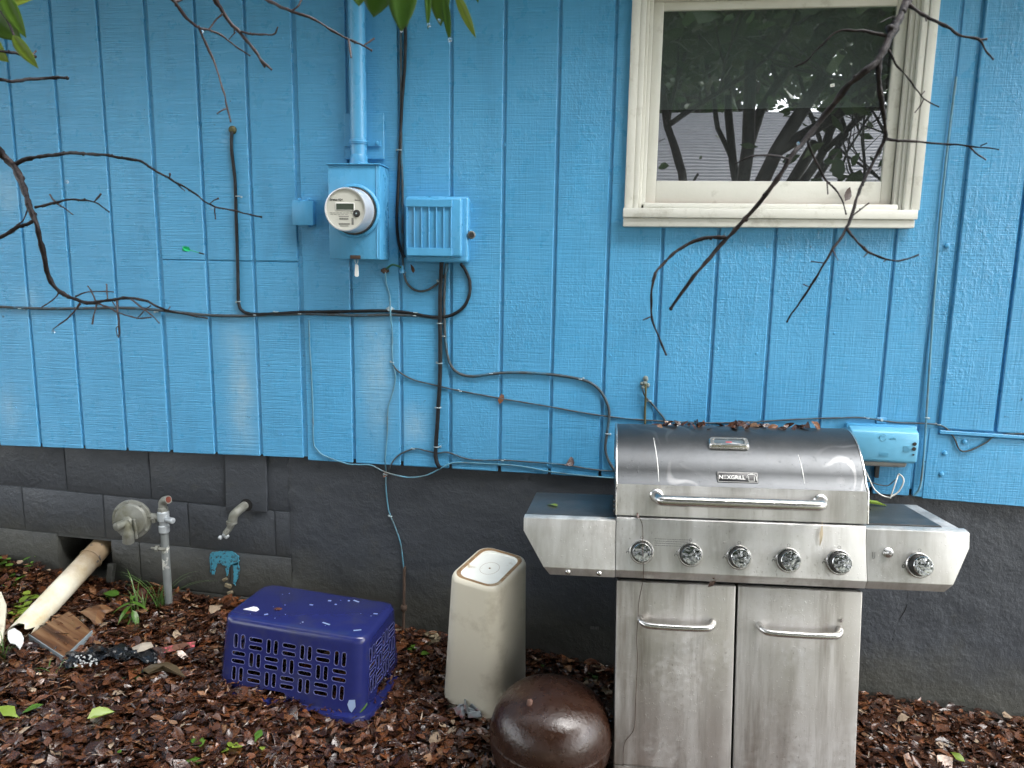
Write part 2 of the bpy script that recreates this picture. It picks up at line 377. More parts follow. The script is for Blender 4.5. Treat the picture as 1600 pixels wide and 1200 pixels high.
def leaf_mat(name, attr, cols, rough=0.17, trans=0.0, scale=30):
    t = NT(name)
    if attr:
        a = t.new('ShaderNodeAttribute', attribute_name='tint'); c = a.outputs['Color']
    else:
        o = t.new('ShaderNodeObjectInfo'); c = t.ramp(o.outputs['Random'], *cols)
    c = t.mix(c, (0.012, 0.008, 0.006), t.ramp(t.noise(scale, 5, 0.7), (0.48, 0.0), (0.80, 0.75)))
    t.set(Base_Color=c, Roughness=t.ramp(t.noise(60, 3), (0.35, rough * 0.6), (0.65, rough * 1.9)), Specular_IOR_Level=0.75)
    t.set(Normal=t.bump(t.noise(130, 4, 0.6), 0.0015))
    if trans: t.set(Subsurface_Weight=0.0)
    return t.m
BROWN = [(0.0, (0.028, 0.011, 0.007)), (0.4, (0.060, 0.023, 0.012)), (0.7, (0.100, 0.038, 0.018)), (0.9, (0.165, 0.070, 0.032)), (1.0, (0.30, 0.175, 0.10))]
M_LITTER = leaf_mat('mixed dead leaves', True, None)
M_DEADLEAF = leaf_mat('dead leaf', False, BROWN)
def green_mat(name, a, b, rough=0.32):
    t = NT(name)
    o = t.new('ShaderNodeObjectInfo')
    c = t.mix(a, b, t.math('ADD', t.math('MULTIPLY', o.outputs['Random'], 0.5), t.math('MULTIPLY', t.noise(30, 4), 0.5)))
    t.set(Base_Color=c, Roughness=rough, Normal=t.bump(t.noise(90, 3), 0.0008))
    tr = t.new('ShaderNodeBsdfTranslucent'); t.l.new(c, tr.inputs[0])
    mx = t.new('ShaderNodeMixShader'); mx.inputs[0].default_value = 0.35
    t.l.new(t.b.outputs[0], mx.inputs[1]); t.l.new(tr.outputs[0], mx.inputs[2]); t.l.new(mx.outputs[0], t.out.inputs[0])
    return t.m
M_GREEN = green_mat('fresh green leaf', (0.045, 0.13, 0.018), (0.14, 0.26, 0.035))
M_YGREEN = green_mat('yellow green leaf', (0.16, 0.26, 0.03), (0.34, 0.44, 0.07))
M_DGREEN = green_mat('dark tree leaf', (0.018, 0.05, 0.012), (0.05, 0.10, 0.022), 0.3)
M_GRASS = green_mat('grass blade', (0.05, 0.12, 0.025), (0.13, 0.22, 0.06), 0.35)

# ================================================================== GROUND
ground = MB()
nx, ny = 130, 60
xs_ = np.concatenate([[-40, -12], np.linspace(-4, 3.2, nx - 4), [12, 40]])
ys_ = np.concatenate([[1.5], np.linspace(0.06, -2.4, ny - 3), [-10, -40]])
for y in ys_:
    for x in xs_:
        z = ground_z(x, y)
        if -4 <= x <= 3.2 and -2.4 <= y <= 0.1:
            z += 0.018 * noise.noise((x * 4, y * 4, 0)) + 0.010 * noise.noise((x * 15, y * 15, 3))
        ground.v.append((x, y, z - 0.012))
for j in range(ny):
    for i in range(nx):
        if j < ny - 1 and i < nx - 1:
            a = j * nx + i; ground.f.append((a, a + 1, a + nx + 1, a + nx))
GROUND = ground.build('ground', M_SOIL, smooth=60)
GROUND['kind'] = 'structure'; GROUND['label'] = 'sloping ground of wet soil under brown leaf litter'; GROUND['category'] = 'ground'

# ================================================================== HOUSE
HOUSE = thing('house', 'blue house wall of grooved vertical boards above a dark grey block foundation', 'house', (0, 0, -0.2))
TOPZ = 3.10
def bot(x):
    if x < -1.222: return 0.653 + (x + 2.64) * 0.0085
    if x < 1.215: return 0.656 - (x + 1.222) * 0.009
    return 0.627 - (x - 1.222) * 0.033
GK = 0.2035
edges = [k * GK for k in range(-24, -9)] + [-1.835, -8 * GK, -7 * GK, -1.223] + [k * GK for k in range(-5, 2)] + [0.408, 0.614, 0.823, 1.036, 1.181, 1.251, 1.452, 1.655, 1.86, 2.06, 2.26, 2.46, 2.67, 2.87, 3.07, 3.28, 3.48, 3.68, 3.89, 4.1]
WOP = (0.066, 1.088, 1.655, 2.462)       # hole in the boards for the window, x0 x1 z0 z1
def board(poly, y0=0.0, dy=0.0):
    return MB().prism(poly, y0 + dy, 0.0135).build('siding_board', M_BLUE, HOUSE, bevel=0.0030)
for a, b in zip(edges[:-1], edges[1:]):
    gl = 0.0062; gr = 0.0062
    x0, x1 = a + gl, b - gr
    if abs(a + 1.223) < .01: x0 = a + 0.003
    if abs(b + 1.223) < .01: x1 = b - 0.016
    if abs(a + 1.835) < .01: x0 = a + 0.012
    dy = random.uniform(-0.0006, 0.0006)
    zb0, zb1 = bot(x0 + 1e-4), bot(x1 - 1e-4)
    if b > 1.26 and a > 1.2:                                   # far panel with a ledge: upper boards stop at the ledge
        zl = lambda x: 0.903 - (x - 1.252) * 0.024
        board([(x0, zl(x0)), (x1, zl(x1)), (x1, TOPZ), (x0, TOPZ)], -0.005, dy); continue
    if -1.84 < a and b < -1.2:                                 # repaired patch: upper boards, then lower boards
        board([(x0, zb0), (x1, zb1), (x1, 1.4765), (x0, 1.4765)], 0, dy)
        board([(x0, 1.4790), (x1, 1.4790), (x1, TOPZ), (x0, TOPZ)], -0.0015, dy); continue
    if x1 > WOP[0] and x0 < WOP[1]:
        if x0 < WOP[0]:
            board([(x0, zb0), (x1, zb1), (x1, WOP[2]), (WOP[0], WOP[2]), (WOP[0], WOP[3]), (x1, WOP[3]), (x1, TOPZ), (x0, TOPZ)], 0, dy)
        elif x1 > WOP[1]:
            board([(x0, zb0), (x1, zb1), (x1, TOPZ), (x0, TOPZ), (x0, WOP[3]), (WOP[1], WOP[3]), (WOP[1], WOP[2]), (x0, WOP[2])], 0, dy)
        else:
            board([(x0, zb0), (x1, zb1), (x1, WOP[2]), (x0, WOP[2])], 0, dy)
            board([(x0, WOP[3]), (x1, WOP[3]), (x1, TOPZ), (x0, TOPZ)], 0, dy)
        continue
    board([(x0, zb0), (x1, zb1), (x1, TOPZ), (x0, TOPZ)], 0.003 if abs(a - 1.181) < .01 else 0, dy)
# lower panel under the ledge and the ledge strip
MB().prism([(1.224, bot(1.224)), (4.1, bot(4.1)), (4.1, 0.805), (1.256, 0.879), (1.256, 0.9), (1.224, 0.9)], 0.001, 0.0135).build('siding_board', M_BLUE, HOUSE, bevel=0.002)
MB().prism([(1.2575, 0.884), (4.1, 0.81), (4.1, 0.825), (1.2575, 0.897)], -0.011, 0.010).build('ledge_strip', M_BLUE, HOUSE, bevel=0.002)
bk = MB()                                                        # sheathing seen at the bottom of the grooves
bk.box(-4.9, WOP[0], 0.0085, 0.03, 0.67, TOPZ).box(WOP[1], 4.1, 0.0085, 0.03, 0.66, TOPZ)
bk.box(WOP[0], WOP[1], 0.0085, 0.03, 0.66, WOP[2]).box(WOP[0], WOP[1], 0.0085, 0.03, WOP[3], TOPZ)
bk.build('sheathing', M_BLUE, HOUSE)
# nail heads
for (px, py) in ((500, 467 + 300), (1325, 467), (1304, 521), (441, 60), (822 / 3.55, 193), (800 / 3.55, 421), (818 / 3.55, 595), (1380 / 3.55 + 400, 226), (1520 / 3.55 + 400, 354), (1180 / 3.55 + 850, 552), (370 / 3.55 + 850, 556), (145 / 3.55 + 400, 679)):
    q = P(px, py)
    if q.z > 0.7: MB().lathe([(0.005, 0), (0.004, 0.002)], (q.x, -0.001, q.z), (0, -1, 0), 8).build('nail_head', M_BLUEM, HOUSE, smooth=40)
rn = random.Random(3)
for a, b in zip(edges[:-1], edges[1:]):
    for z in (0.80, 1.22, 1.64, 2.06, 2.46):
        if rn.random() < .55 and b - a > .1 and -2.8 < a < 1.9:
            x = a + rn.choice((.03, .5 * (b - a), b - a - .03)); z += rn.uniform(-.03, .03)
            if WOP[0] - .03 < x < WOP[1] + .03 and z > 1.6: continue
            MB().lathe([(0.0042, 0), (0.0036, 0.0012), (0.001, 0.0007)], (x, -0.0008 if x < 1.25 else -0.006, z), (0, -1, 0), 7).build('nail_head', M_BLUEM, HOUSE, smooth=40)
for (px, py) in ((1480, 384), (1476, 708), (1471, 741), (1507, 690), (1490, 630)):
    q = P(px, py); MB().lathe([(0.010, 0), (0.008, 0.005), (0.003, 0.007)], (q.x, 0.001, q.z), (0, -1, 0), 8).build('bolt_head', M_BLUEM, HOUSE, smooth=40)
# foundation blocks
FY = 0.03
def jz(x, k):     # joint heights
    return (0.4495 - 0.0362 * (x + 2.349), 0.2440 - 0.0375 * (x + 2.349), 0.0405 - 0.04 * (x + 2.349), -0.16 - 0.04 * (x + 2.349))[k]
XE = -1.318
rows = [(None, 0, [-4.75, -4.35, -3.95, -3.55, -3.15, -2.75, -2.357, -1.957, -1.557, XE]), (0, 1, [-4.57, -4.17, -3.77, -3.37, -2.97, -2.581, -2.188, -1.788, -1.39, XE]), (1, 2, [-4.8, -4.4, -4.0, -3.6, -3.2, -2.8, -2.424, -2.168, -2.029, -1.607, XE]), (2, 3, [-4.8, -4.4, -4.0, -3.6, -3.2, -2.8, -2.424, -2.168, -1.8, -1.42, XE])]
for top, lo, xs in rows:
    for a, b in zip(xs[:-1], xs[1:]):
        if top == 1 and abs(a + 2.424) < .01: continue          # the opening for the drain pipe
        x0, x1 = a + 0.003, b - 0.003
        zt = (lambda x: 0.685) if top is None else (lambda x, t=top: jz(x, t) - 0.003)
        dy = random.uniform(-0.0010, 0.0010)
        MB().prism([(x0, jz(x0, lo) + 0.003), (x1, jz(x1, lo) + 0.003), (x1, zt(x1)), (x0, zt(x0))], FY + dy, FY + 0.19).build('concrete_block', M_FOUND, HOUSE, bevel=0.004, seg=2, smooth=40)
MB().prism([(-4.8, -0.06), (-2.43, -0.12), (-2.43, 0.235), (-2.162, 0.225), (-2.162, -0.12), (XE, -0.2), (XE, 0.685), (-4.8, 0.685)], FY + 0.0050, FY + 0.18).build('mortar', M_FOUND, HOUSE)
MB().box(-2.7, -1.9, 0.23, 0.7, -0.3, 0.6).build('crawl_space_backing', M_DARK, HOUSE)  # black block stands in for the unlit space behind the opening
# trowelled coat over the rest of the foundation
fc = MB(); NX, NZ = 280, 50
for side in (0, 1):
    for j in range(NZ + 1):
        for i in range(NX + 1):
            z = -0.55 + 1.22 * j / NZ
            x0 = -1.322 + 0.010 * noise.noise((0, z * 9, 2)) + 0.012 * noise.noise((0, z * 30, 4))
            x = x0 + (4.1 - x0) * i / NX
            y = FY - 0.006 + 0.007 * noise.noise((x * 3, z * 3, 7)) + 0.003 * noise.noise((x * 11, z * 14, 1)) + 0.0016 * noise.noise((x * 40, z * 55, 5))
            if i == 0: y += 0.007
            fc.v.append((x, y if side == 0 else FY + 0.18, z))
n1 = (NX + 1) * (NZ + 1)
for j in range(NZ):
    for i in range(NX):
        a = j * (NX + 1) + i; fc.f.append((a, a + 1, a + NX + 2, a + NX + 1)); fc.f.append((a + n1, a + n1 + NX + 1, a + n1 + NX + 2, a + n1 + 1))
for j in range(NZ):
    a = j * (NX + 1); fc.f.append((a, a + NX + 1, a + n1 + NX + 1, a + n1))
fc.build('foundation_coat', M_FOUND, HOUSE, smooth=50)
# flat cover board beside the outlet pipe, strip beside the opening, splash of paint, broken foot of the wall
q0, q1, q2, q3 = (P(*p, -FY + 0.012) for p in ((352, 706), (416, 714), (417, 800), (353, 797)))
MB().prism([(q0.x, 0.675), (q1.x, 0.675), (q2.x, q2.z), (q3.x, q3.z)], FY - 0.014, FY + 0.001).build('cover_board', M_FOUND, HOUSE, bevel=0.002)
q0, q1 = P(165, 878, 0.0), P(172, 925, 0.02)
MB().obox((q0.x + .02, -0.01, 0.05), (0.014, 0.012, 0.085), Matrix.Rotation(0.10, 3, 'Y') @ Matrix.Rotation(-0.15, 3, 'X')).build('metal_strip', M_FOUND, HOUSE, bevel=0.002)
ps = MB()
def ragged(pts, amp, k=4):
    out = []
    for i, p in enumerate(pts):
        q = pts[(i + 1) % len(pts)]
        for j in range(k):
            f_ = j / k; x = p[0] + (q[0] - p[0]) * f_; y = p[1] + (q[1] - p[1]) * f_
            out.append((x + amp * noise.noise((x * .9, y * .9, 1)), y + amp * noise.noise((x * .9, y * .9, 8))))
    return out
for pts in (((330, 863), (340, 862), (352, 861), (364, 863), (371, 868), (374, 876), (370, 884), (362, 883), (356, 887), (350, 884), (345, 880), (340, 880), (337, 887), (335, 898), (331, 897), (331, 880)),
            ((364, 882), (372, 877), (374, 890), (371, 904), (367, 914), (364, 911), (365, 898)), ((352, 888), (356, 886), (357, 896), (354, 900)), ((328, 866), (330, 866), (330, 890), (328, 895))):
    pp = [P(*p, -FY + 0.004) for p in ragged(pts, 2.2)]
    ps.prism([(p.x, p.z) for p in pp], FY - 0.0042, FY + 0.002)
t = NT('weathered splash of light blue paint')
t.set(Base_Color=t.mix((0.045, 0.24, 0.34), (0.03, 0.034, 0.036), t.ramp(t.noise(70, 5, .75), (.52, 0.0), (.60, 1.0))), Roughness=.5, Normal=t.bump(t.noise(60, 5), .003))
ps.build('paint_splash', t.m, HOUSE)
bm_ = MB()
for (px, py, s) in ((352, 905, .012), (357, 915, .016), (360, 926, .014), (358, 934, .012), (366, 938, .015), (378, 941, .014), (390, 944, .012)):
    q = P(px, py, -FY); bm_.obox((q.x, FY - 0.002, q.z), (s, 0.006, s * 0.6), Matrix.Rotation(random.uniform(-.6, .6), 3, 'Y'))
bm_.build('mortar_patch', simple('crumbling tan mortar', (0.16, 0.135, 0.085), 0.8, bump=0.003), HOUSE, bevel=0.003)
# crack in the coat by the grill
cr = [P(*p, -FY + .008) for p in ((1418, 925), (1416, 950), (1402, 975), (1395, 1000), (1404, 1030), (1410, 1045), (1418, 1062))]
MB().tube([(p.x, FY - 0.004, p.z) for p in spline(cr, 4)], 0.0022, 5, wob=0.4).build('crack', M_DARK, HOUSE)
# roof overhang above the frame
sf = MB(); sf.box(-6, 5, -0.47, 0.02, TOPZ + 0.001, TOPZ + 0.02).box(-6, 5, -0.50, -0.472, TOPZ - 0.13, TOPZ + 0.05)
sf.build('soffit', M_BLUEM, HOUSE)
MB().add([(-6, -0.58, TOPZ + 0.06), (5, -0.58, TOPZ + 0.06), (5, 4, TOPZ + 1.9), (-6, 4, TOPZ + 1.9), (-6, -0.58, TOPZ + 0.08), (5, -0.58, TOPZ + 0.08), (5, 4, TOPZ + 1.93), (-6, 4, TOPZ + 1.93)],
         [(0, 1, 2, 3), (4, 7, 6, 5), (0, 4, 5, 1), (1, 5, 6, 2), (2, 6, 7, 3), (3, 7, 4, 0)]).build('roof', simple('roof shingle', (0.10, 0.10, 0.10), 0.8), HOUSE)

# ---- window (part of the house)
cas = MB()                                                       # outer casing with its stepped moulding
for x0, x1, y0, y1 in ((0.054, 0.085, -0.024, 0.03), (0.0855, 0.106, -0.019, 0.03), (1.048, 1.0695, -0.019, 0.03), (1.070, 1.101, -0.024, 0.03)):
    cas.box(x0, x1, y0, y1, 1.699, 2.50)
cas.box(0.1065, 1.0475, -0.022, 0.03, 2.447, 2.50)
WIN = cas.build('window', M_WHITE, HOUSE, bevel=0.003, seg=2, smooth=40)
jb = MB().box(0.1065, 0.118, 0.0, 0.12, 1.70, 2.4465).box(1.036, 1.0475, 0.0, 0.12, 1.70, 2.4465).box(0.1185, 1.0355, 0.0, 0.12, 2.438, 2.4465)
jb.box(0.1185, 0.1325, 0.012, 0.035, 1.712, 2.4375).box(1.0215, 1.0355, 0.012, 0.035, 1.712, 2.4375)
jb.build('jamb', M_WHITE, WIN, bevel=0.002)
sa = MB().box(0.1335, 0.171, 0.037, 0.065, 1.722, 2.4375).box(0.983, 1.0205, 0.037, 0.065, 1.722, 2.4375)
sa.box(0.1715, 0.9825, 0.037, 0.065, 1.722, 1.8045).box(0.1715, 0.9825, 0.039, 0.065, 2.409, 2.4375)
sa.build('sash', M_WHITE, WIN, bevel=0.0025, seg=2, smooth=40)
MB().box(0.1335, 1.0205, 0.018, 0.07, 1.7125, 1.7215).build('stool', M_BAREWOOD, WIN, bevel=0.002)
MB().box(0.125, 1.03, -0.016, 0.0175, 1.700, 1.7195).build('sash_stop', M_WHITE, WIN, bevel=0.004, seg=2, smooth=40)
MB().prism([(0.050, 1.663), (1.087, 1.665), (1.087, 1.699), (0.050, 1.698)], -0.052, 0.03).build('sill', M_WHITE, WIN, bevel=0.004, seg=2, smooth=40)
MB().prism([(0.052, 1.630), (1.083, 1.636), (1.083, 1.6645), (0.052, 1.6625)], -0.041, 0.03).build('apron', M_WHITE, WIN, bevel=0.004, seg=2, smooth=40)
t = NT('window glass')
gl_ = t.new('ShaderNodeBsdfGlossy'); gl_.inputs['Roughness'].default_value = 0.0
t.l.new(t.bump(t.noise(2.5, 2, 0.4), 0.0012, 0.5), gl_.inputs['Normal'])
tr_ = t.new('ShaderNodeBsdfTransparent'); tr_.inputs[0].default_value = (0.75, 0.80, 0.79, 1)
df_ = t.new('ShaderNodeBsdfDiffuse'); df_.inputs[0].default_value = (0.35, 0.37, 0.37, 1)      # dust and dried drops, plus an even film that paints grey haze
m1 = t.new('ShaderNodeMixShader'); m1.inputs[0].default_value = 0.38
m2 = t.new('ShaderNodeMixShader'); t.l.new(t.math('ADD', t.math('MULTIPLY', t.ramp(t.noise(14, 7, 0.75), (0.50, 0.0), (0.78, 1.0)), 0.07), 0.045), m2.inputs[0])
t.l.new(tr_.outputs[0], m1.inputs[1]); t.l.new(gl_.outputs[0], m1.inputs[2]); t.l.new(m1.outputs[0], m2.inputs[1]); t.l.new(df_.outputs[0], m2.inputs[2]); t.l.new(m2.outputs[0], t.out.inputs[0])
MB().box(0.1705, 0.9835, 0.048, 0.052, 1.8035, 2.410).build('pane', t.m, WIN)
MB().add([(0.172, 0.085, 2.07), (0.982, 0.085, 2.075), (0.982, 0.085, 2.43), (0.172, 0.085, 2.43), (0.172, 0.087, 2.07), (0.982, 0.087, 2.075), (0.982, 0.087, 2.43), (0.172, 0.087, 2.43)],
         [(0, 1, 2, 3), (4, 7, 6, 5), (0, 4, 5, 1), (1, 5, 6, 2), (2, 6, 7, 3), (3, 7, 4, 0)]).build('haze_sheet', simple('grey haze sheet', (0.50, 0.54, 0.54), 0.8, var=0.1), WIN)  # added sheet behind the upper pane, coloured grey to paint its haze
rm = MB().box(-0.3, 1.5, 1.6, 1.62, 1.0, 2.6).box(-0.3, -0.28, 0.13, 1.6, 1.0, 2.6).box(1.48, 1.5, 0.13, 1.6, 1.0, 2.6).box(-0.3, 1.5, 0.13, 1.6, 0.98, 1.0).box(-0.3, 1.5, 0.13, 1.6, 2.6, 2.62)
rm.box(-0.3, 0.11, 0.121, 0.129, 1.0, 2.6).box(1.04, 1.5, 0.121, 0.129, 1.0, 2.6).box(0.11, 1.04, 0.121, 0.129, 1.0, 1.70)
rm.build('room', simple('dim room wall', (0.05, 0.05, 0.05), 0.8), WIN)
q = P(1301, 133, -.045)
MB().obox((q.x, 0.0475, q.z), (0.0075, 0.0004, 0.0055), Matrix.Rotation(-0.2, 3, 'Y')).build('sticker', M_PLATE, WIN)
MB().obox((q.x, 0.0467, q.z), (0.0035, 0.0003, 0.0006), Matrix.Rotation(-0.2, 3, 'Y')).build('sticker_mark', M_GREYINK, WIN)

# ================================================================== METER, CONDUIT, BOXES
MET = thing('electric_meter', 'blue painted meter box with a round silver electric meter and grey display', 'electric meter', (-0.96, 0, 1.493))
mb = MB().box(-1.060, -0.858, -0.120, -0.001, 1.493, 1.842); mb.build('meter_box', M_BLUEM, MET, bevel=0.004, seg=2, smooth=40)
MB().box(-1.0635, -0.8545, -0.128, -0.001, 1.8425, 1.8475).build('box_lid', M_BLUEM, MET, bevel=0.0015)
MB().box(-0.873, -0.8690, -0.1225, -0.1205, 1.498, 1.841).build('box_seam', M_BLUEM, MET, bevel=0.001)
mc = P(554, 330, 0.125); MX, MZ = mc.x, mc.z
MB().lathe([(0.099, 0.0), (0.1005, 0.006), (0.097, 0.012), (0.090, 0.0135), (0.086, 0.010), (0.086, 0.001)], (MX, -0.1205, MZ), (0, -1, 0), 48, False, False).build('meter_ring', M_BLUEM, MET, smooth=50)
MB().lathe([(0.086, 0.002), (0.088, 0.018), (0.0875, 0.024), (0.084, 0.026)], (MX, -0.1205, MZ), (0, -1, 0), 48).build('seal_ring', simple('dark steel ring', (0.10, 0.095, 0.09), 0.3, 0.9), MET, smooth=40)
MB().lathe([(0.0835, 0.024), (0.0815, 0.060), (0.0795, 0.104), (0.0775, 0.110), (0.0735, 0.1105), (0.0735, 0.1035)], (MX, -0.1205, MZ), (0, -1, 0), 48, False, False).build('meter_cover', M_METERSIDE, MET, smooth=35)
FYM = -0.1205 - 0.105
MB().lathe([(0.0737, 0), (0.0737, 0.001)], (MX, FYM + 0.001, MZ), (0, -1, 0), 48).build('meter_face', M_METERFACE, MET, smooth=35)
def mt(body, x, z, size, mat=M_INK, bold=0.0, align='CENTER'):
    text_mesh(body, size, mat, 'lettering', MET, Matrix.Translation((MX + x, FYM - 0.0006, MZ + z)) @ FRONT, 0.0002, bold, align)
MB().box(MX - 0.037, MX + 0.035, FYM - 0.002, FYM - 0.0002, MZ - 0.004, MZ + 0.024).build('display_frame', M_PLATE, MET, bevel=0.0008)
MB().box(MX - 0.034, MX + 0.032, FYM - 0.0028, FYM - 0.0021, MZ - 0.001, MZ + 0.021).build('display', M_LCD, MET)
mt('Stratus IQ+', -0.059, 0.031, 0.0105, M_INK, 0.0003, 'LEFT'); mt('Sensus', 0.046, 0.031, 0.0075)
pr = MB()
for k in range(7): pr.box(MX - 0.060 + k * 0.0125, MX - 0.050 + k * 0.0125, FYM - 0.0006, FYM, MZ - 0.0135, MZ - 0.0115)
for k in range(5): pr.box(MX - 0.058 + k * 0.014, MX - 0.048 + k * 0.014, FYM - 0.0006, FYM, MZ - 0.0185, MZ - 0.017)
pr.box(MX - 0.026, MX + 0.012, FYM - 0.0006, FYM, MZ - 0.026, MZ - 0.0235)
for k in range(16):
    pr.box(MX - 0.024 + k * 0.0022, MX - 0.0228 + k * 0.0022 + (k % 3) * 0.0003, FYM - 0.0006, FYM, MZ - 0.037, MZ - 0.030)
    pr.box(MX - 0.026 + k * 0.0026, MX - 0.0245 + k * 0.0026 + (k % 2) * 0.0004, FYM - 0.0006, FYM, MZ - 0.055, MZ - 0.049)
pr.box(MX - 0.022, MX + 0.010, FYM - 0.0006, FYM, MZ - 0.0605, MZ - 0.058)
pr.box(MX + 0.022, MX + 0.030, FYM - 0.0007, FYM, MZ - 0.055, MZ - 0.030)
pr.build('printing', M_GREYINK, MET)['kind'] = 'stuff'
MB().lathe([(0.0135, 0), (0.0125, 0.004), (0.006, 0.005)], (MX + 0.042, FYM, MZ - 0.014), (0, -1, 0), 20).build('sensor_port', M_INK, MET, smooth=30)
MB().lathe([(0.003, 0), (0.003, 0.006)], (MX + 0.042, FYM, MZ - 0.014), (0, -1, 0), 8).build('port_screw', M_CLIP, MET, smooth=30)
q = P(557, 408, .10)
MB().tube([(q.x + 0.006 * math.cos(a / 12 * 2 * PI), -0.10, q.z + 0.004 + 0.014 * math.sin(a / 12 * 2 * PI)) for a in range(13)], 0.0014, 6).build('seal_wire', M_CLIP, MET, smooth=60)
MB().prism([(q.x - 0.008, q.z - 0.055), (q.x - 0.003, q.z - 0.060), (q.x + 0.004, q.z - 0.060), (q.x + 0.008, q.z - 0.055), (q.x + 0.007, q.z - 0.018), (q.x + 0.003, q.z - 0.012), (q.x - 0.005, q.z - 0.012)], -0.1025, -0.0985).build('seal_tag', M_PLATE, MET, bevel=0.001)
MB().box(q.x - 0.018, q.x + 0.024, -0.1235, -0.1195, 1.494, 1.508).build('latch', M_RUST, MET, bevel=0.002)

CON = thing('electric_conduit', 'fat blue painted conduit pipe running up from the meter box', 'pipe', (-0.96, -0.04, 1.848))
MB().lathe([(0.031, 0), (0.031, 1.38)], (-0.962, -0.045, 1.88), (0, 0, 1), 28).build('pipe', M_BLUEM, CON, smooth=40)
MB().lathe([(0.036, 0), (0.036, 0.012), (0.0335, 0.014), (0.0335, 0.036), (0.0315, 0.04)], (-0.962, -0.045, 1.8478), (0, 0, 1), 28).build('coupling', M_BLUEM, CON, smooth=40)
MB().box(-1.030, -0.872, -0.0135, -0.0012, 1.876, 2.047).build('mounting_board', M_BLUE, CON, bevel=0.002)
st = MB().lathe([(0.0312, 0), (0.0345, 0.002), (0.0345, 0.018), (0.0312, 0.02)], (-0.962, -0.045, 1.925), (0, 0, 1), 28, False, False)
st.lathe([(0.0345, 0.006), (0.037, 0.008), (0.037, 0.012), (0.0345, 0.014)], (-0.962, -0.045, 1.925), (0, 0, 1), 28, False, False)
st.box(-0.932, -0.885, -0.022, -0.0138, 1.924, 1.946).box(-1.028, -0.992, -0.022, -0.0138, 1.924, 1.944)
st.build('pipe_strap', M_BLUEM, CON, smooth=40, bevel=0)
MB().lathe([(0.008, 0), (0.007, 0.006), (0.003, 0.008)], (-0.897, -0.0222, 1.935), (0, -1, 0), 8).build('strap_bolt', M_BLUEM, CON, smooth=40)

JB = thing('junction_box', 'small blue painted junction box beside the meter box', 'junction box', (-1.193, 0, 1.62))
MB().box(-1.232, -1.155, -0.040, -0.0005, 1.625, 1.717).build('box_body', M_BLUEM, JB, bevel=0.004, seg=2, smooth=40)
MB().box(-1.236, -1.151, -0.047, -0.0405, 1.621, 1.716).build('box_cover', M_BLUEM, JB, bevel=0.003, seg=2, smooth=40)
MB().box(-1.222, -1.210, -0.035, -0.015, 1.7175, 1.727).build('hinge', M_BLUEM, JB, bevel=0.002); MB().box(-1.178, -1.166, -0.035, -0.015, 1.7175, 1.727).build('hinge', M_BLUEM, JB, bevel=0.002)
MB().box(-1.215, -1.175, -0.036, -0.010, 1.6155, 1.6245).build('box_foot', M_BLUEM, JB, bevel=0.001)

UB = thing('utility_box', 'ribbed blue telephone box with a round lock beside the meter box', 'utility box', (-0.665, 0, 1.488))
MB().box(-0.777, -0.533, -0.055, -0.0005, 1.487, 1.735).build('box_back', M_BLUEM, UB, bevel=0.010, seg=3, smooth=40)
MB().box(-0.772, -0.552, -0.085, -0.0555, 1.507, 1.728).build('box_cover', M_BLUEM, UB, bevel=0.010, seg=3, smooth=40)
MB().box(-0.767, -0.588, -0.0935, -0.0853, 1.693, 1.720).build('top_panel', M_BLUEM, UB, bevel=0.001)
MB().box(-0.763, -0.588, -0.0935, -0.0853, 1.511, 1.540).build('bottom_panel', M_BLUEM, UB, bevel=0.001)
for k in range(7):
    x = -0.763 + k * 0.0285
    MB().box(x - 0.0020, x + 0.0020, -0.0925, -0.0853, 1.5405, 1.6925).build('rib', M_BLUEM, UB, bevel=0.0007)
MB().box(-0.5325, -0.522, -0.05, -0.03, 1.575, 1.612).build('lock_bracket', M_BLUEM, UB, bevel=0.003)
MB().lathe([(0.015, 0), (0.0155, 0.010), (0.011, 0.013), (0.010, 0.006)], (-0.522, -0.045, 1.592), (0.25, -1, 0), 20).build('lock', M_GALV, UB, smooth=35)
MB().lathe([(0.0095, 0), (0.0085, 0.003)], (-0.5195, -0.055, 1.592), (0.25, -1, 0), 14).build('lock_core', M_INK, UB, smooth=35)

AB = thing('fibre_box', 'pale blue cable box with dark screws and white wires hanging below it', 'utility box', (1.06, 0, 0.765))
prof = [(-0.001, 0.775), (-0.050, 0.775), (-0.062, 0.782), (-0.066, 0.865), (-0.058, 0.893), (-0.03, 0.904), (-0.001, 0.904)]
MB().extr_x(prof, 0.925, 1.166).build('box_cover', simple('light blue plastic', (0.12, 0.38, 0.57), 0.35, var=0.08), AB, bevel=0.006, seg=2, smooth=40)
MB().box(0.918, 1.172, -0.022, -0.0006, 0.768, 0.912).build('box_back', M_BLUEM, AB, bevel=0.006, seg=2, smooth=40)
MB().extr_x([(-0.001, 0.745), (-0.038, 0.757), (-0.045, 0.7745), (-0.001, 0.7745)], 0.95, 1.14).build('cable_hood', simple('grey plastic', (0.33, 0.33, 0.31), 0.5), AB, bevel=0.004)
MB().box(1.030, 1.066, -0.006, -0.0006, 0.9125, 0.936).build('mounting_tab', M_BLUEM, AB, bevel=0.002)
MB().lathe([(0.006, 0), (0.005, 0.003)], (1.048, -0.0062, 0.927), (0, -1, 0), 10).build('tab_screw', M_CLIP, AB, smooth=35)
for z in (0.853, 0.834): MB().lathe([(0.0072, -0.002), (0.0072, 0.0012)], (1.150, -0.066, z), (0, -1, 0), 14).build('screw', M_INK, AB, smooth=35)
MB().lathe([(0.0035, -0.002), (0.0035, 0.0012)], (1.150, -0.066, 0.812), (0, -1, 0), 10).build('screw_hole', M_INK, AB, smooth=35)
M_EMB = simple('raised blue mark', (0.06, 0.25, 0.37), 0.4)
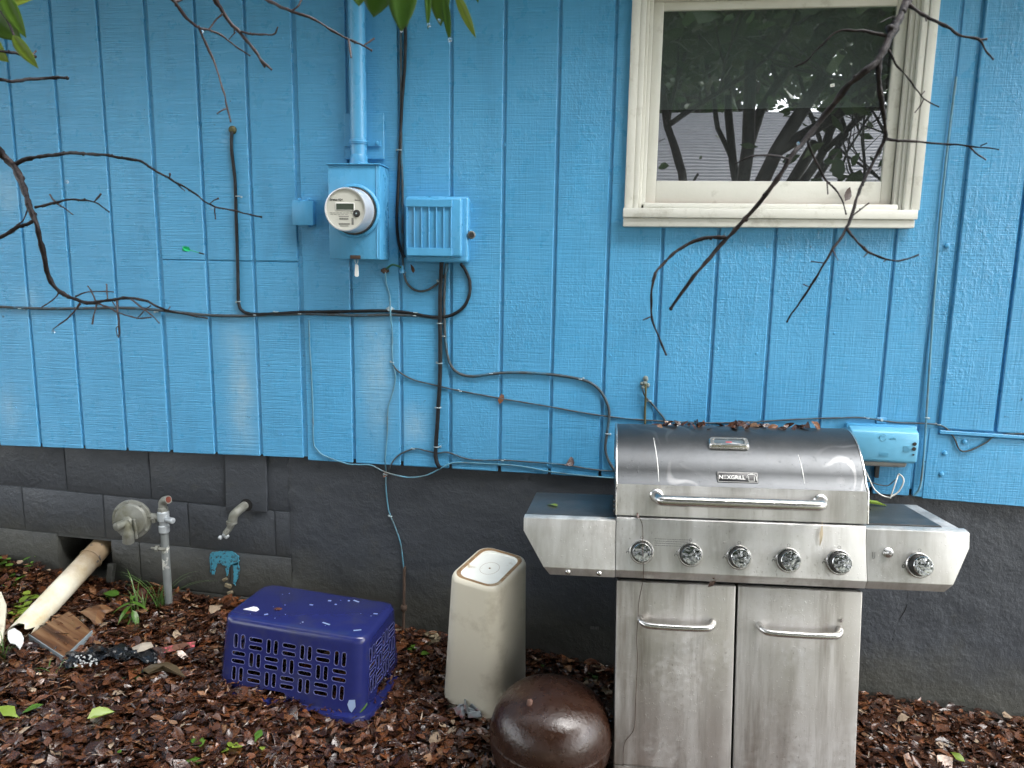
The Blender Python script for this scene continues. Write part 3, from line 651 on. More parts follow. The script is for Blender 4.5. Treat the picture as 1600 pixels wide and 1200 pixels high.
MB().tube([(1.037 + 0.012 * math.cos(a), -0.0662, 0.872 + 0.012 * math.sin(a)) for a in np.linspace(0.5, 6.0, 20)], 0.0010, 5).build('emblem', M_EMB, AB)
text_mesh('at&t', 0.013, M_EMB, 'lettering', AB, Matrix.Translation((1.072, -0.0662, 0.866)) @ FRONT)
pr = MB()
for k in range(3): pr.box(1.030, 1.062, -0.0659, -0.0650, 0.802 + k * 0.005, 0.8035 + k * 0.005)
for k in range(5): pr.box(1.112, 1.136, -0.0665, -0.0650, 0.822 + k * 0.005, 0.8233 + k * 0.005)
pr.build('printing', M_EMB, AB)['kind'] = 'stuff'
def hang(pts, r, mat):
    MB().tube(spline([P(*p) for p in pts], 6), r, 8).build('wire', mat, AB, smooth=60)
hang([(1352, 735, .03), (1358, 748, .04), (1366, 764, .05), (1378, 774, .05), (1392, 778, .05)], 0.0028, M_WHITEWIRE)
hang([(1404, 740, .03), (1410, 745, .04), (1412, 752, .05), (1408, 762, .05), (1402, 770, .05), (1392, 776, .05)], 0.0030, M_WHITEWIRE)
hang([(1404, 741, .03), (1400, 752, .05), (1396, 764, .055), (1391, 778, .055)], 0.0026, M_WHITEWIRE)
hang([(1399, 749, .045), (1394, 754, .045), (1386, 759, .045), (1372, 757, .04), (1355, 752, .03), (1350, 756, .03)], 0.0022, M_GREYCABLE)
MB().box(P(1367, 745).x - .007, P(1367, 745).x + .007, -0.02, -0.004, 0.705, 0.757).build('ground_strap', M_INK, AB)

# ================================================================== CABLES ON THE WALL
def cable(name, label, pts, r, mat, clips=(), cat='cable', d=None, k=6, clipmat=None):
    """cable along photo places; each point (px, py[, d]) with d = distance in front of the wall face"""
    d = r + 0.002 if d is None else d
    w = [P(p[0], p[1], p[2] if len(p) > 2 else d) for p in pts]
    base = min(w, key=lambda q: q.z)
    th = thing(name, label, cat, (base.x, base.y, base.z))
    MB().tube(spline(w, k), r, 7, wob=0.06).build('sheath', mat, th, smooth=70)
    for (px, py) in clips:
        q = P(px, py, 0)
        c = MB().tube([(q.x + (r + .002) * math.cos(a), -d - (r + .0015) * math.sin(a) * 1.0, q.z) for a in np.linspace(-0.3, PI + 0.3, 8)], 0.0022, 5)
        c.lathe([(0.0045, 0), (0.0035, 0.0035)], (q.x + random.choice((-1, 1)) * (r + 0.006), -0.001, q.z + random.uniform(-.004, .004)), (0, -1, 0), 8)
        c.build('cable_clip', clipmat or M_CLIP, th, smooth=50)
    return th
F = -FY + 0.013
c1 = cable('hanging_cable', 'black cable dropping from a hole in the boards and bending towards the telephone box', [(363, 202, .002), (362, 210, .012), (362, 235), (367, 280), (369, 340), (371, 400), (372, 450), (373, 474), (379, 486), (396, 491), (430, 490), (480, 487.5), (540, 486.5), (600, 485.5), (640, 489), (672, 495), (700, 494), (722, 482), (733, 462), (734, 440), (727, 422), (720, 412, .02)], 0.0065, M_RUBBER, ((373, 307), (374, 471), (433, 487), (650, 488)))
MB().lathe([(0.016, 0), (0.015, 0.008), (0.008, 0.014)], tuple(P(364, 203, 0.001)), (0, -1, 0), 12).build('wall_grommet', M_OLIVE, c1, smooth=40)
cable('main_cable', 'long dark horizontal cable stapled across the blue boards', [(-60, 478), (-10, 479), (35, 481), (70, 482), (120, 482), (170, 481), (220, 482), (270, 487), (320, 492), (370, 493.5), (420, 492), (470, 490.5), (520, 491.5), (560, 493), (610, 492), (650, 493), (680, 497), (692, 497)], 0.0058, M_GREYCABLE, ((34, 482), (246, 487), (470, 490), (649, 493), (400, 492)))
cable('service_cable', 'black twin cable running down from the eave behind the conduit', [(628, -40), (632, 20), (633.5, 60), (632, 110), (628, 160), (625, 230), (622, 290), (620, 340), (622, 375), (628, 395, .012), (632, 402, .016)], 0.0062, M_RUBBER, ((625, 235),))
cable('ground_cable', 'thin dark cable beside the black twin cable, ending in a loop under the telephone box', [(624, -40), (626, 60), (626.5, 150), (627, 230), (629, 300), (629, 380), (630, 415), (634, 438), (643, 450), (655, 455), (668, 453), (680, 446), (690, 436), (698, 424), (699, 412, .02)], 0.0046, M_GREYCABLE, ((629, 425),))
cable('bundled_cable', 'thick black cable bundle going straight down over the edge of the boards', [(690, 410, .03), (689, 430, .02), (688, 460), (687.5, 500), (688, 560), (687, 600), (684, 650), (681, 700), (681, 716, .014), (685, 728, .014), (690, 731, -.008)], 0.0085, M_RUBBER, ((689, 440), (688, 505), (688, 567), (686, 636), (683, 697)))
cable('looping_cable', 'grey cable leaving the bundle and curving across to the back of the grill lid', [(697, 412, .02), (695, 440, .014), (694, 480), (696, 530), (701, 562), (712, 580), (735, 588), (770, 584), (800, 582), (850, 584), (905, 592), (930, 603), (945, 622), (952, 645), (949, 675), (946, 700), (952, 722), (975, 755, .02)], 0.0055, M_GREYCABLE, ((694, 525), (768, 583), (907, 592), (949, 677)))
cable('ground_wire', 'thin pale wire winding down from a bracket to a rusty ground rod', [(602, 424, .014), (604, 445), (609, 462), (610, 490, .018), (613, 520), (613, 550), (614, 568), (618, 590), (613, 615), (606, 640), (605, 680), (602, 715), (603, 738, F), (603, 760, F), (606, 790, F), (610, 806, F), (618, 825, F), (626, 850, F), (630, 880, F), (632, 900, F)], 0.0030, M_BLUEWIRE, ((614, 566), (603, 741), (611, 806)))
cable('slack_wire', 'thin slack wire running from the pale winding wire past the grill lid', [(614, 570), (622, 580), (645, 593), (680, 602), (720, 611), (790, 624), (850, 634), (900, 643), (945, 650), (1000, 656), (1060, 659), (1110, 661), (1180, 659), (1250, 655), (1310, 653), (1350, 653), (1400, 660), (1450, 662), (1475, 667), (1490, 683), (1500, 703), (1515, 704), (1540, 692), (1562, 680), (1640, 676)], 0.0032, M_GREYCABLE, ((1060, 659), (1355, 653), (1466, 663), (720, 611)))
cable('painted_wire', 'blue painted thin wire running down a seam and along the bottom edge of the boards', [(483, 500), (484, 540), (487, 590), (489, 640), (490, 690), (495, 702), (507, 712), (540, 724), (560, 726, .012), (580, 727, .012), (600, 737, .01), (625, 744, .01), (645, 746, .01), (668, 742, .01), (690, 731, .01), (710, 723), (750, 724), (810, 728), (860, 737), (920, 744, .01), (980, 748, .01)], 0.0030, M_BLUEWIRE)
cable('low_wire', 'thin grey wire arching up from the foundation and along the lowest part of the boards', [(606, 742, F), (610, 728, .01), (622, 712), (647, 701), (664, 704), (683, 708), (700, 707), (735, 718), (785, 719), (830, 722), (880, 726), (930, 734), (975, 737)], 0.0032, M_GREYCABLE, ((647, 701), (785, 719)))
cable('seam_cable', 'thin bluish cable following the vertical seam to the corner of the cable box', [(1494, 120), (1484, 200), (1475, 280), (1468, 350), (1463, 420), (1457, 500), (1452, 580), (1448, 640), (1444, 700), (1440, 745), (1436, 765, .012), (1428, 774, .01)], 0.0042, M_BLUEWIRE, ((1447, 652),))
cable('cut_wire', 'short mossy green wire sticking out of the wall above the grill lid', [(1009, 600, .02), (1009, 615, .022), (1008, 640), (1008, 668), (1009, 690)], 0.0042, M_OLIVE)
st_ = cable('stub_wire', 'short grey wire curling out of a putty filled hole above the grill lid', [(1006, 602, .004), (1005, 612, .012), (1010, 622), (1018, 630), (1028, 642), (1038, 655), (1044, 668), (1046, 690)], 0.0036, M_GREYCABLE, ((1015, 626),))
b = MB()
for k in range(9):
    q = P(1008 + random.uniform(-6, 6), 598 + random.uniform(-7, 9), 0.004); b.ball(q, random.uniform(.006, .011), 7)
b.build('putty', simple('dirty putty', (0.16, 0.20, 0.19), 0.7, var=0.4), st_, smooth=50)
# brackets where wires meet
def bracket(label, px, py, mat, sc=1.0, name='wire_bracket'):
    q = P(px, py, 0.0)
    m = MB().lathe([(0.013 * sc, 0), (0.013 * sc, 0.010), (0.008 * sc, 0.016)], (q.x, -0.0012, q.z), (0, -1, 0), 12)
    m.box(q.x - .018 * sc, q.x + .018 * sc, -0.006, -0.0012, q.z - .006 * sc, q.z + .006 * sc)
    tag(m.build(name, mat, None, smooth=40, loc=(q.x, 0, q.z)), label, 'bracket')
bracket('rusty stud bracket under the meter box with a pale wire hanging from it', 602, 423, M_RUST, 0.9)
bracket('pale ring bracket where the thin wire crosses the horizontal cables', 610, 483, M_CLIP, 0.9)
q = P(628, 421, .012)
tag(MB().lathe([(0.010, 0), (0.011, 0.012), (0.007, 0.018), (0.007, 0.03)], (q.x, -0.012, q.z - .015), (0, 0, 1), 10).build('cable_clamp', M_BLUEM, None, smooth=40, loc=tuple(q)), 'small blue cable clamp under the gap between meter box and telephone box', 'clamp')
cable('green_wire', 'short green wire between the rusty stud and the cable clamp', [(604, 420, .014), (612, 414, .02), (620, 415, .022), (627, 418, .018)], 0.004, simple('green insulation', (0.015, 0.10, 0.05), 0.4))
# ground rod
q0 = P(632, 885, -.02); q1 = P(630, 1010, .02)
gr_ = thing('ground_rod', 'rusty ground rod standing in the leaves behind the blue basket', 'rod', tuple(q1))
MB().tube([q1 - Vector((0, 0, .08)), q0.lerp(q1, .5), q0], 0.0065, 8, wob=.15).build('rod', M_RUST, gr_, smooth=60)
a = q0.lerp(q1, .55); MB().lathe([(0.012, 0), (0.014, .006), (0.014, .018), (0.011, .024)], a, (0, 0, 1), 10).build('clamp', M_RUST, gr_, smooth=50)
# dart
q0, q1 = P(287, 388, .10), P(322, 398, .012)
DT = thing('dart', 'throwing dart with a green flight stuck in the blue boards', 'dart', tuple(P(324, 398, 0)))
v = (q1 - q0); M_DG = simple('green dart flight', (0.02, 0.42, 0.16), 0.35)
MB().tube([q0 + v * .25, q0 + v * .68], 0.0014, 6).build('shaft', M_DG, DT, smooth=50)
MB().tube([q0 + v * .66, q0 + v * .70, q0 + v * .88, q0 + v * .92], [.0014, .0032, .0030, .0012], 8).build('barrel', M_INK, DT, smooth=50)
MB().tube([q0 + v * .9, P(325, 398.6, -.002)], 0.0008, 5).build('point', M_CHROME, DT)
dn = v.normalized(); s1 = dn.orthogonal().normalized(); s2 = dn.cross(s1)
fl = MB()
for s in (s1, s2, -s1, -s2):
    n_ = dn.cross(s) * 0.0004
    o = [q0 - dn * .004, q0 - dn * .002 + s * .012, q0 + v * .16 + s * .013, q0 + v * .3]
    fl.add([p + n_ for p in o] + [p - n_ for p in o], [(0, 1, 2, 3), (7, 6, 5, 4), (0, 4, 5, 1), (1, 5, 6, 2), (2, 6, 7, 3)])
fl.build('flight', M_DG, DT)

# ================================================================== GAS REGULATOR, OUTLET, DRAIN
RD = 0.09
gp = P(258, 960, RD); RX = P(258, 850, RD).x; rt = P(258, 800, RD)
GS = thing('gas_regulator', 'mossy grey gas pipe with a round regulator disc in front of the blocks', 'gas regulator', (RX, -RD, ground_z(RX, -RD)))
gz0 = ground_z(RX, -RD)
MB().lathe([(0.0165, -0.05), (0.0165, 0.40)], (RX, -RD, gz0), (0, 0, 1), 16).build('riser_pipe', simple('grey pipe wrap', (0.15, 0.165, 0.165), 0.5, dirt=(0.55, 0.55, 0.50), dirt_scale=16, dirt_lo=.6, dirt_hi=.66), GS, smooth=40)
zt = P(258, 832, RD).z
MB().lathe([(0.0145, 0), (0.0145, 0.13)], (RX, -RD, zt - 0.11), (0, 0, 1), 14).build('upper_pipe', M_GALV, GS, smooth=40)
MB().lathe([(0.019, 0), (0.022, .004), (0.022, .03), (0.018, .034), (0.018, .05), (0.024, .054), (0.024, .09), (0.018, .096)], (RX, -RD, zt), (0, 0, 1), 16).build('valve_body', M_GALVL, GS, smooth=35)
MB().lathe([(0.021, 0), (0.021, 0.024), (0.018, .026)], (RX, -RD, zt + .086), (0, 0, 1), 6).build('union_nut', M_GALV, GS, bevel=0.001)
MB().lathe([(0.011, 0), (0.013, .004), (0.013, .045), (0.010, .047)], (RX + .012, -RD - .006, zt + .062), (1, -0.35, 0), 14).build('valve_stem', M_GALVL, GS, smooth=40)
el = [(RX, -RD, zt + .108), (RX, -RD, zt + .128), (RX + .012, -RD - .004, zt + .143), (RX + .034, -RD - .010, zt + .150)]
MB().tube(spline(el, 5), 0.0175, 14).build('elbow', M_GALV, GS, smooth=50)
MB().lathe([(0.013, 0), (0.013, .006), (0.004, .006)], Vector(el[-1]) - Vector((.004, 0, 0)), (1, -.25, .1), 14).build('rusty_end', simple('orange rust', (0.16, 0.035, 0.02), .8), GS, smooth=40)
nz = P(258, 856, RD).z
MB().tube([(RX + .012, -RD - .018, nz), (RX - .03, -RD - .022, nz + .004)], 0.008, 8).lathe([(0.014, 0), (0.014, .012)], (RX - .018, -RD - .021, nz + .003), (-1, -.1, .1), 8).tube([(RX - .03, -RD - .02, nz + .003), (RX - .055, -RD - .012, nz + .001)], .006, 6).build('tracer_clamp', M_GALV, GS, smooth=40)
RC = P(207, 811, RD + .01); ax = Vector((0.10, -1, 0.05)).normalized()
MB().lathe([(0.040, -.030), (0.070, -.026), (0.080, -.010), (0.084, 0), (0.084, .006), (0.082, .010), (0.070, .012), (0.064, .022), (0.030, .032)], RC, ax, 40).build('regulator_disc', M_GALV, GS, smooth=35)
for k in range(8):
    a = k / 8 * 2 * PI + .2; u = ax.orthogonal().normalized(); w = ax.cross(u)
    MB().lathe([(0.0055, 0), (0.0055, .005), (0.003, .006)], RC + ax * .010 + (u * math.cos(a) + w * math.sin(a)) * .0765, ax, 6).build('disc_bolt', M_GALV, GS)
hub = RC + ax * .025 + Vector((-.004, 0, -.006))
MB().lathe([(0.028, 0), (0.026, .012), (0.0175, .016), (0.0165, .062), (0.0125, .065)], hub, (ax + Vector((-.42, 0, -.08))).normalized(), 20).build('adjuster_cap', M_GALV, GS, smooth=40)
MB().tube(spline([hub + ax * .008, hub + ax * .016 + Vector((.0, 0, -.02)), hub + ax * .012 + Vector((.002, 0, -.055)), hub + Vector((-.002, -.006, -.085))], 5), [.020] * 8 + [.024] * 8, 14).build('vent_spout', M_GALV, GS, smooth=50)
MB().tube([hub + ax * .01 + Vector((.03, 0, .018)), hub + ax * .004 + Vector((.033, 0, -.03)), hub + Vector((.030, 0, -.07))], .007, 8).build('body_rib', M_GALV, GS, smooth=50)
MB().tube([RC + Vector((.060, .01, .016)), Vector((RX - .018, -RD, zt + .066))], [.013, .015], 12).lathe([(0.019, 0), (0.019, .014)], (RX - .034, -RD, zt + .060), (-1, 0, -.35), 6).build('connecting_nipple', M_GALV, GS, smooth=30)

OP = thing('outlet_pipe', 'mossy bent outlet pipe poking out under a grey cover board', 'pipe', tuple(P(356, 838, .08)))
pts = spline([P(385, 788, -.03), P(376, 795, .02), P(370, 800, .045), P(365, 806, .055), P(363, 815, .057)], 5)
MB().tube(pts, 0.019, 14).build('pipe', M_GALV, OP, smooth=50)
MB().lathe([(0.0225, 0), (0.0225, .012)], P(362, 814, .057), (0, 0, -1), 14).build('collar', M_GALV, OP, smooth=40)
MB().tube(spline([P(362, 817, .057), P(358, 826, .062), P(352, 834, .068)], 4), [.015] * 3 + [.013] * 6, 12).build('lower_pipe', M_GALV, OP, smooth=50)
b = MB()
for k in range(7): b.ball(P(352 + random.uniform(-9, 8), 836 + random.uniform(-2, 5), .07), random.uniform(.006, .011), 6)
b.build('crusted_end', M_GALVL, OP, smooth=30)
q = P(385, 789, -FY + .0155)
MB().lathe([(0.028, 0), (0.028, 0.001)], q, (0, -1, 0), 16).build('pipe_hole', M_DARK, OP)  # flat black disc stands in for the shade of the hole

# drain pipe with a jagged broken end
pa, pb = Vector((-2.245, 0.16, 0.205)), G(36, 986, 0.018)
dv = (pb - pa).normalized(); u = dv.cross(Vector((0, 0, 1))).normalized(); w = u.cross(dv)
DR = thing('drain_pipe', 'broken white drain pipe with dirty stains sloping out of a hole in the foundation', 'pipe', tuple(pb))
rs = []
L = (pb - pa).length
for k in range(13):
    t_ = k / 12; R_ = 0.047
    ring = []
    for a in range(24):
        an = a / 24 * 2 * PI
        ext = (0.06 * noise.noise((math.cos(an) * 2.2, math.sin(an) * 2.2, 5)) + 0.05 * max(0, math.sin(an * 2 + .4))) if k == 12 else 0
        ring.append(pa + dv * (L * t_ + ext) + (u * math.cos(an) + w * math.sin(an)) * R_ * (1 + 0.01 * noise.noise((an, t_ * 4, 0))))
    rs.append(ring)
dp = MB().rings(rs, False, False)
inner = [[pa + dv * min(L * k / 12, L - .02) + (u * math.cos(a / 24 * 2 * PI) + w * math.sin(a / 24 * 2 * PI)) * .042 for a in range(24)] for k in range(13)]
dp.rings(inner, False, False)
def pvc_mat():
    t = NT('grimy cracked white pipe')
    xyz = t.new('ShaderNodeSeparateXYZ'); t.l.new(t.geo(), xyz.inputs[0])
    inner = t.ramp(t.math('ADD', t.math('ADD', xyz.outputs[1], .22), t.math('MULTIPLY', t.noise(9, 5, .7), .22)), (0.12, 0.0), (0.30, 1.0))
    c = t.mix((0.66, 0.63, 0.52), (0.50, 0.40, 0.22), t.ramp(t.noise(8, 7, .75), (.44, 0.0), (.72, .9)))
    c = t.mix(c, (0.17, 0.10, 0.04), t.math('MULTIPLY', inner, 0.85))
    c = t.mix(c, (0.05, 0.05, 0.055), t.ramp(t.noise(16, 4, .6, None, False, (3, 0, 2)), (.64, 0.0), (.665, 1.0)))
    t.set(Base_Color=c, Roughness=.5, Normal=t.bump(t.noise(30, 5), .002)); return t.m
M_PVC2 = pvc_mat()
dp.build('pipe_wall', M_PVC2, DR, smooth=50)
MB().tube([pa + dv * (L * .28) + (u * math.cos(a / 24 * 2 * PI) + w * math.sin(a / 24 * 2 * PI)) * .0485 for a in range(25)], .0035, 6).build('joint_collar', M_PVC2, DR, smooth=50)

def scrap(name, label, cat, outline, mat, th=0.004, lift=0.03, bend=0.02):
    w_ = [G(x, y, lift + bend * noise.noise((x * .08, y * .08, 1))) for x, y in outline]
    c = sum(w_, Vector()) / len(w_)
    n = len(w_)
    m = MB().add([p for p in w_] + [c + Vector((0, 0, bend * .5))] + [p - Vector((0, 0, th)) for p in w_] + [c - Vector((0, 0, th))],
                 [(i, (i + 1) % n, n) for i in range(n)] + [((i + 1) % n + n + 1, i + n + 1, 2 * n + 1) for i in range(n)] + [(i, i + n + 1, (i + 1) % n + n + 1, (i + 1) % n) for i in range(n)])
    return tag(m.build(name, mat, None, loc=tuple(c)), label, cat)
scrap('broken_pipe', 'white piece of broken pipe at the edge of the leaves below the drain', 'debris', [(-30, 915), (2, 925), (10, 945), (8, 970), (4, 1000), (-25, 1010)], M_PVC, .02, .05)
scrap('plastic_scrap', 'jagged white plastic scrap between the drain end and the striped plank', 'debris', [(12, 986), (22, 981), (33, 988), (37, 996), (36, 1005), (31, 1014), (24, 1006), (16, 1004), (12, 997)], M_WHITESCRAP, .004, .055)
scrap('red_wrapper', 'faded pink red wrapper half buried in the leaves', 'wrapper', [(235, 1016), (262, 1010), (290, 1004), (306, 1002), (304, 1010), (283, 1014), (262, 1019), (240, 1022)], simple('faded pink print', (0.55, 0.10, 0.13), .35, dirt=(.12, .06, .04), dirt_scale=30, dirt_lo=.38, dirt_hi=.46), .002, .019, .03)
scrap('paper_scrap', 'crumpled pale paper scrap beside the black plastic', 'debris', [(206, 1012), (222, 1004), (236, 1003), (240, 1010), (226, 1016), (210, 1020)], simple('wet paper', (.33, .29, .24), .4), .002, .035, .03)
scrap('cardboard_piece', 'wet brown cardboard flap folded over the leaves beside the blue basket', 'debris', [(222, 1046), (236, 1038), (262, 1034), (276, 1040), (290, 1058), (275, 1052), (250, 1046), (232, 1052)], simple('wet cardboard', (.075, .055, .03), .4), .003, .04, .03)

# wooden plank with grey painted edge
c0, c1_, c2, c3 = (G(x, y, .035) for x, y in ((46, 991), (100, 1026), (143, 985), (108, 954)))
PK = thing('plank', 'short brown streaked plank with grey painted edges lying in the leaves', 'plank', tuple((c0 + c2) / 2))
up_ = Vector((0, 0, .012))
pk = MB().rings([[c0 - up_ * 2, c1_ - up_ * 2, c2 - up_ * 2, c3 - up_ * 2], [c0, c1_, c2, c3]])
t = NT('streaked plank')
sv = (c1_ - c0).normalized()
tc = t.new('ShaderNodeVectorRotate'); tc.rotation_type = 'Z_AXIS'; tc.inputs['Angle'].default_value = -math.atan2(sv.y, sv.x); t.l.new(t.geo(), tc.inputs['Vector'])
mp = t.new('ShaderNodeMapping'); mp.inputs['Scale'].default_value = (3, 42, 3); t.l.new(tc.outputs[0], mp.inputs[0])
ns = t.new('ShaderNodeTexNoise'); ns.inputs['Scale'].default_value = 1; ns.inputs['Detail'].default_value = 4; t.l.new(mp.outputs[0], ns.inputs['Vector'])
t.set(Base_Color=t.ramp(ns.outputs['Fac'], (.3, (.03, .014, .007)), (.5, (.11, .048, .02)), (.7, (.20, .12, .06))), Roughness=.35, Normal=t.bump(ns.outputs['Fac'], .004))
pk.build('wood', t.m, PK, bevel=0.002)
e = MB()
for A_, B_ in ((c0, c1_), (c1_, c2)):
    n_ = (B_ - A_).cross(Vector((0, 0, 1))).normalized() * .004
    if n_.dot(A_ - (c0 + c2) / 2) < 0: n_ = -n_
    e.add([A_ - up_ * 2.2 + n_ * .3, B_ - up_ * 2.2 + n_ * .3, B_ + up_ * .1 + n_ * .3, A_ + up_ * .1 + n_ * .3, A_ - up_ * 2.2 + n_, B_ - up_ * 2.2 + n_, B_ + up_ * .1 + n_, A_ + up_ * .1 + n_], [(0, 1, 2, 3), (4, 7, 6, 5), (0, 4, 5, 1), (1, 5, 6, 2), (2, 6, 7, 3), (3, 7, 4, 0)])
e.build('painted_edge', simple('chalky grey paint', (.20, .24, .26), .5), PK)
scrap('plank_offcut', 'thin curled brown veneer behind the streaked plank', 'debris', [(125, 956), (140, 948), (160, 944), (178, 952), (165, 958), (160, 972), (148, 976), (140, 966)], t.m, .004, .04, .03)

# black plastic bag, crumpled
bb = MB(); nb_ = 34
for j in range(9):
    for i in range(nb_):
        x = 98 + (250 - 98) * i / (nb_ - 1); y = 1033 - 14 * math.sin(i / (nb_ - 1) * PI * .9) + (j - 4) * (3.2 + 1.2 * math.sin(i * .7))
        edge = min(j, 8 - j, i, nb_ - 1 - i)
        q = G(x, y, (0.0 if edge == 0 else .040) + .022 * noise.noise((x * .11, y * .2, 2)))
        bb.v.append(tuple(q))
for j in range(8):
    for i in range(nb_ - 1):
        a = j * nb_ + i; bb.f.append((a, a + 1, a + nb_ + 1, a + nb_))
BG = bb.build('plastic_bag', M_BLACKBAG, None, smooth=45, loc=tuple(G(175, 1030)))
tag(BG, 'crumpled black plastic bag with white print lying in the leaves', 'plastic bag')
wp = MB()
for k in range(34):
    x = random.uniform(112, 152); y = random.uniform(1024, 1042)
    q = G(x, y, .052 + .015 * noise.noise((x * .11, y * .2, 2))); s = random.uniform(.0015, .006)
    wp.obox(q, (s, .0022, .0015), Matrix.Rotation(random.uniform(0, PI), 3, 'Z') @ Matrix.Rotation(random.uniform(-.5, .5), 3, 'X'))
o = wp.build('bag_print', simple('worn white print', (.42, .43, .43), .4, var=.3), BG) 

# stone at the foot of the wall
sm = MB()
q = G(668, 1004, .0)
for j in range(7):
    for i in range(14):
        a = i / 14 * 2 * PI; ph = j / 6 * PI / 2 * 1.05
        r = 1 + .35 * noise.noise((math.cos(a) * 1.3, math.sin(a) * 1.3, j * .4))
        sm.v.append((q.x + .085 * r * math.cos(a) * math.cos(ph), q.y + .04 * r * math.sin(a) * math.cos(ph), q.z - .01 + .05 * r * math.sin(ph)))
for j in range(6):
    for i in range(14): sm.f.append((j * 14 + i, j * 14 + (i + 1) % 14, (j + 1) * 14 + (i + 1) % 14, (j + 1) * 14 + i))
tag(sm.build('stone', simple('mossy tan stone', (.20, .165, .105), .8, var=.4, scale=30, bump=.004), None, smooth=40, loc=tuple(q)), 'rough tan stone at the foot of the wall behind the beige bin', 'stone')

# ================================================================== BLUE BASKET (upside down)
def rrect(w, d, r, n=6):
    out = []
    for cx, cy, a0 in ((w - r, d - r, 0), (-w + r, d - r, PI / 2), (-w + r, -d + r, PI), (w - r, -d + r, 1.5 * PI)):
        for k in range(n + 1):
            a = a0 + PI / 2 * k / n; out.append((cx + r * math.cos(a), cy + r * math.sin(a)))
    return out
BKH = 0.280
BK = thing('laundry_basket', 'royal blue slotted plastic laundry basket turned upside down on the leaves', 'basket', (-1.09, -0.332, -0.120))
BK.rotation_euler = (-0.007, 0.027, -0.112); ORIG[BK.name] = Vector()
def bring(t_, off=0.0, z=None):       # t_ = 0 at the rim on the ground, 1 at the closed bottom on top
    w = 0.298 + (0.288 - 0.298) * t_ - off; d = 0.192 + (0.155 - 0.192) * t_ - off
    return [(x, y, BKH * t_ if z is None else z) for x, y in rrect(w, d, max(.05 - off, .008))]
outer = [bring(0), bring(.5), bring(.90), bring(.955), bring(.985, .005), bring(1.0, .016)]
innr = [bring(1.0, .022, BKH * 1.0 - .0035), bring(.94, .0035), bring(.5, .0035), bring(0, .0035)]
shell = MB(); n = len(outer[0])
shell.rings(outer + [innr[0][:]], False, False)          # closed top made as its own faces below
shell = MB(); allr = outer; b0 = 0
for r in outer: shell.v += r
for k in range(len(outer) - 1):
    for i in range(n):
        j = (i + 1) % n; shell.f.append((k * n + i, k * n + j, (k + 1) * n + j, (k + 1) * n + i))
shell.f.append(tuple((len(outer) - 1) * n + i for i in range(n)))
b1 = len(shell.v)
for r in innr: shell.v += r
shell.f.append(tuple(b1 + i for i in range(n - 1, -1, -1)))
for k in range(len(innr) - 1):
    for i in range(n):
        j = (i + 1) % n; shell.f.append((b1 + k * n + i, b1 + k * n + j, b1 + (k + 1) * n + j, b1 + (k + 1) * n + i))
bl = b1 + (len(innr) - 1) * n
for i in range(n):
    j = (i + 1) % n; shell.f.append((bl + i, bl + j, j, i))
sh = shell.build('basket_body', M_BASKET, BK)
slots = []                              # (side, centre along the side, height, half length, half width, upright?)
def add_slots(side, cols, x0, dx, rows=3):
    for c in range(cols):
        for r_ in range(rows):
            cx = x0 + dx * c; cz = 0.196 - 0.0610 * r_ 
            if (c + r_) % 2 == 0:
                for s in (-.0145, .0145): slots.append((side, cx + s, cz, .0265, .0090, True))
            else:
                for s in (-.0145, .0145): slots.append((side, cx, cz + s, .0275, .0088, False))
add_slots('f', 7, -0.208, 0.068); add_slots('b', 7, -0.204, 0.068); add_slots('r', 4, -0.092, 0.061); add_slots('l', 4, -0.092, 0.061)
cut = MB(); rim = MB()
def side_pt(side, a, z, out):
    t_ = z / BKH
    w = 0.298 - .010 * t_; d = 0.192 - .037 * t_
    return {'f': (a, -d - out, z), 'b': (-a, d + out, z), 'r': (w + out, a, z), 'l': (-w - out, -a, z)}[side]
for side, a, z, hl, hw, up_r in slots:
    ol = []
    for k in range(14):
        an = 2 * PI * k / 14
        e_ = math.copysign(hl - hw, math.sin(an) if abs(math.sin(an)) > 1e-6 else 1) if k not in (0, 7) else 0
        p_ = (hw * math.cos(an), hw * math.sin(an) + math.copysign(hl - hw, math.sin(an)) if k not in (0, 7) else 0)
        ol.append(p_ if up_r else (p_[1], p_[0]))
    cut.rings([[side_pt(side, a + x, z + y, o_) for x, y in ol] for o_ in (.02, -.02)])
    rim.tube([side_pt(side, a + x, z + y, .0002) for x, y in ol + [ol[0]]], .0011, 4)
for side, wdt, hh in (('f', .052, .036), ('r', .055, .040), ('b', .055, .036), ('l', .055, .040)):
    cut.rings([[side_pt(side, x * wdt + (-.055 if side == 'f' else 0), z, o_) for x, z in ((-1, -.02), (1, -.02), (1, hh - .012), (.8, hh), (-.8, hh), (-1, hh - .012))] for o_ in (.03, -.03)])
co = cut.build('cut', M_BASKET, BK)
md = sh.modifiers.new('b', 'BOOLEAN'); md.operation = 'DIFFERENCE'; md.object = co; md.solver = 'EXACT'
bpy.context.view_layer.update()
me = bpy.data.meshes.new_from_object(sh.evaluated_get(bpy.context.evaluated_depsgraph_get()))
sh.modifiers.clear(); sh.data = me; bpy.data.objects.remove(co)
me.shade_smooth(); me.set_sharp_from_angle(angle=math.radians(38))
rim.build('slot_edges', M_BASKETRIM, BK)['kind'] = 'stuff'
fl = MB()                                # flared rim lying on the ground
o1 = bring(0, -.030, .004); o2 = bring(0, -.032, -.012); o3 = bring(0, -.026, -.012); i1 = bring(0, .001, .002); i0 = bring(0, .001, .008); o0 = bring(0, -.028, .009)
fl.rings([i1, i0, o0, o1, o2, o3, i1], False, False)
fl.build('rim', M_BASKET, BK, smooth=40)
lb = MB().prism([(-.028, -.012), (.028, -.012), (.030, .006), (.012, .020), (-.004, .020)], -.0004, .0004)
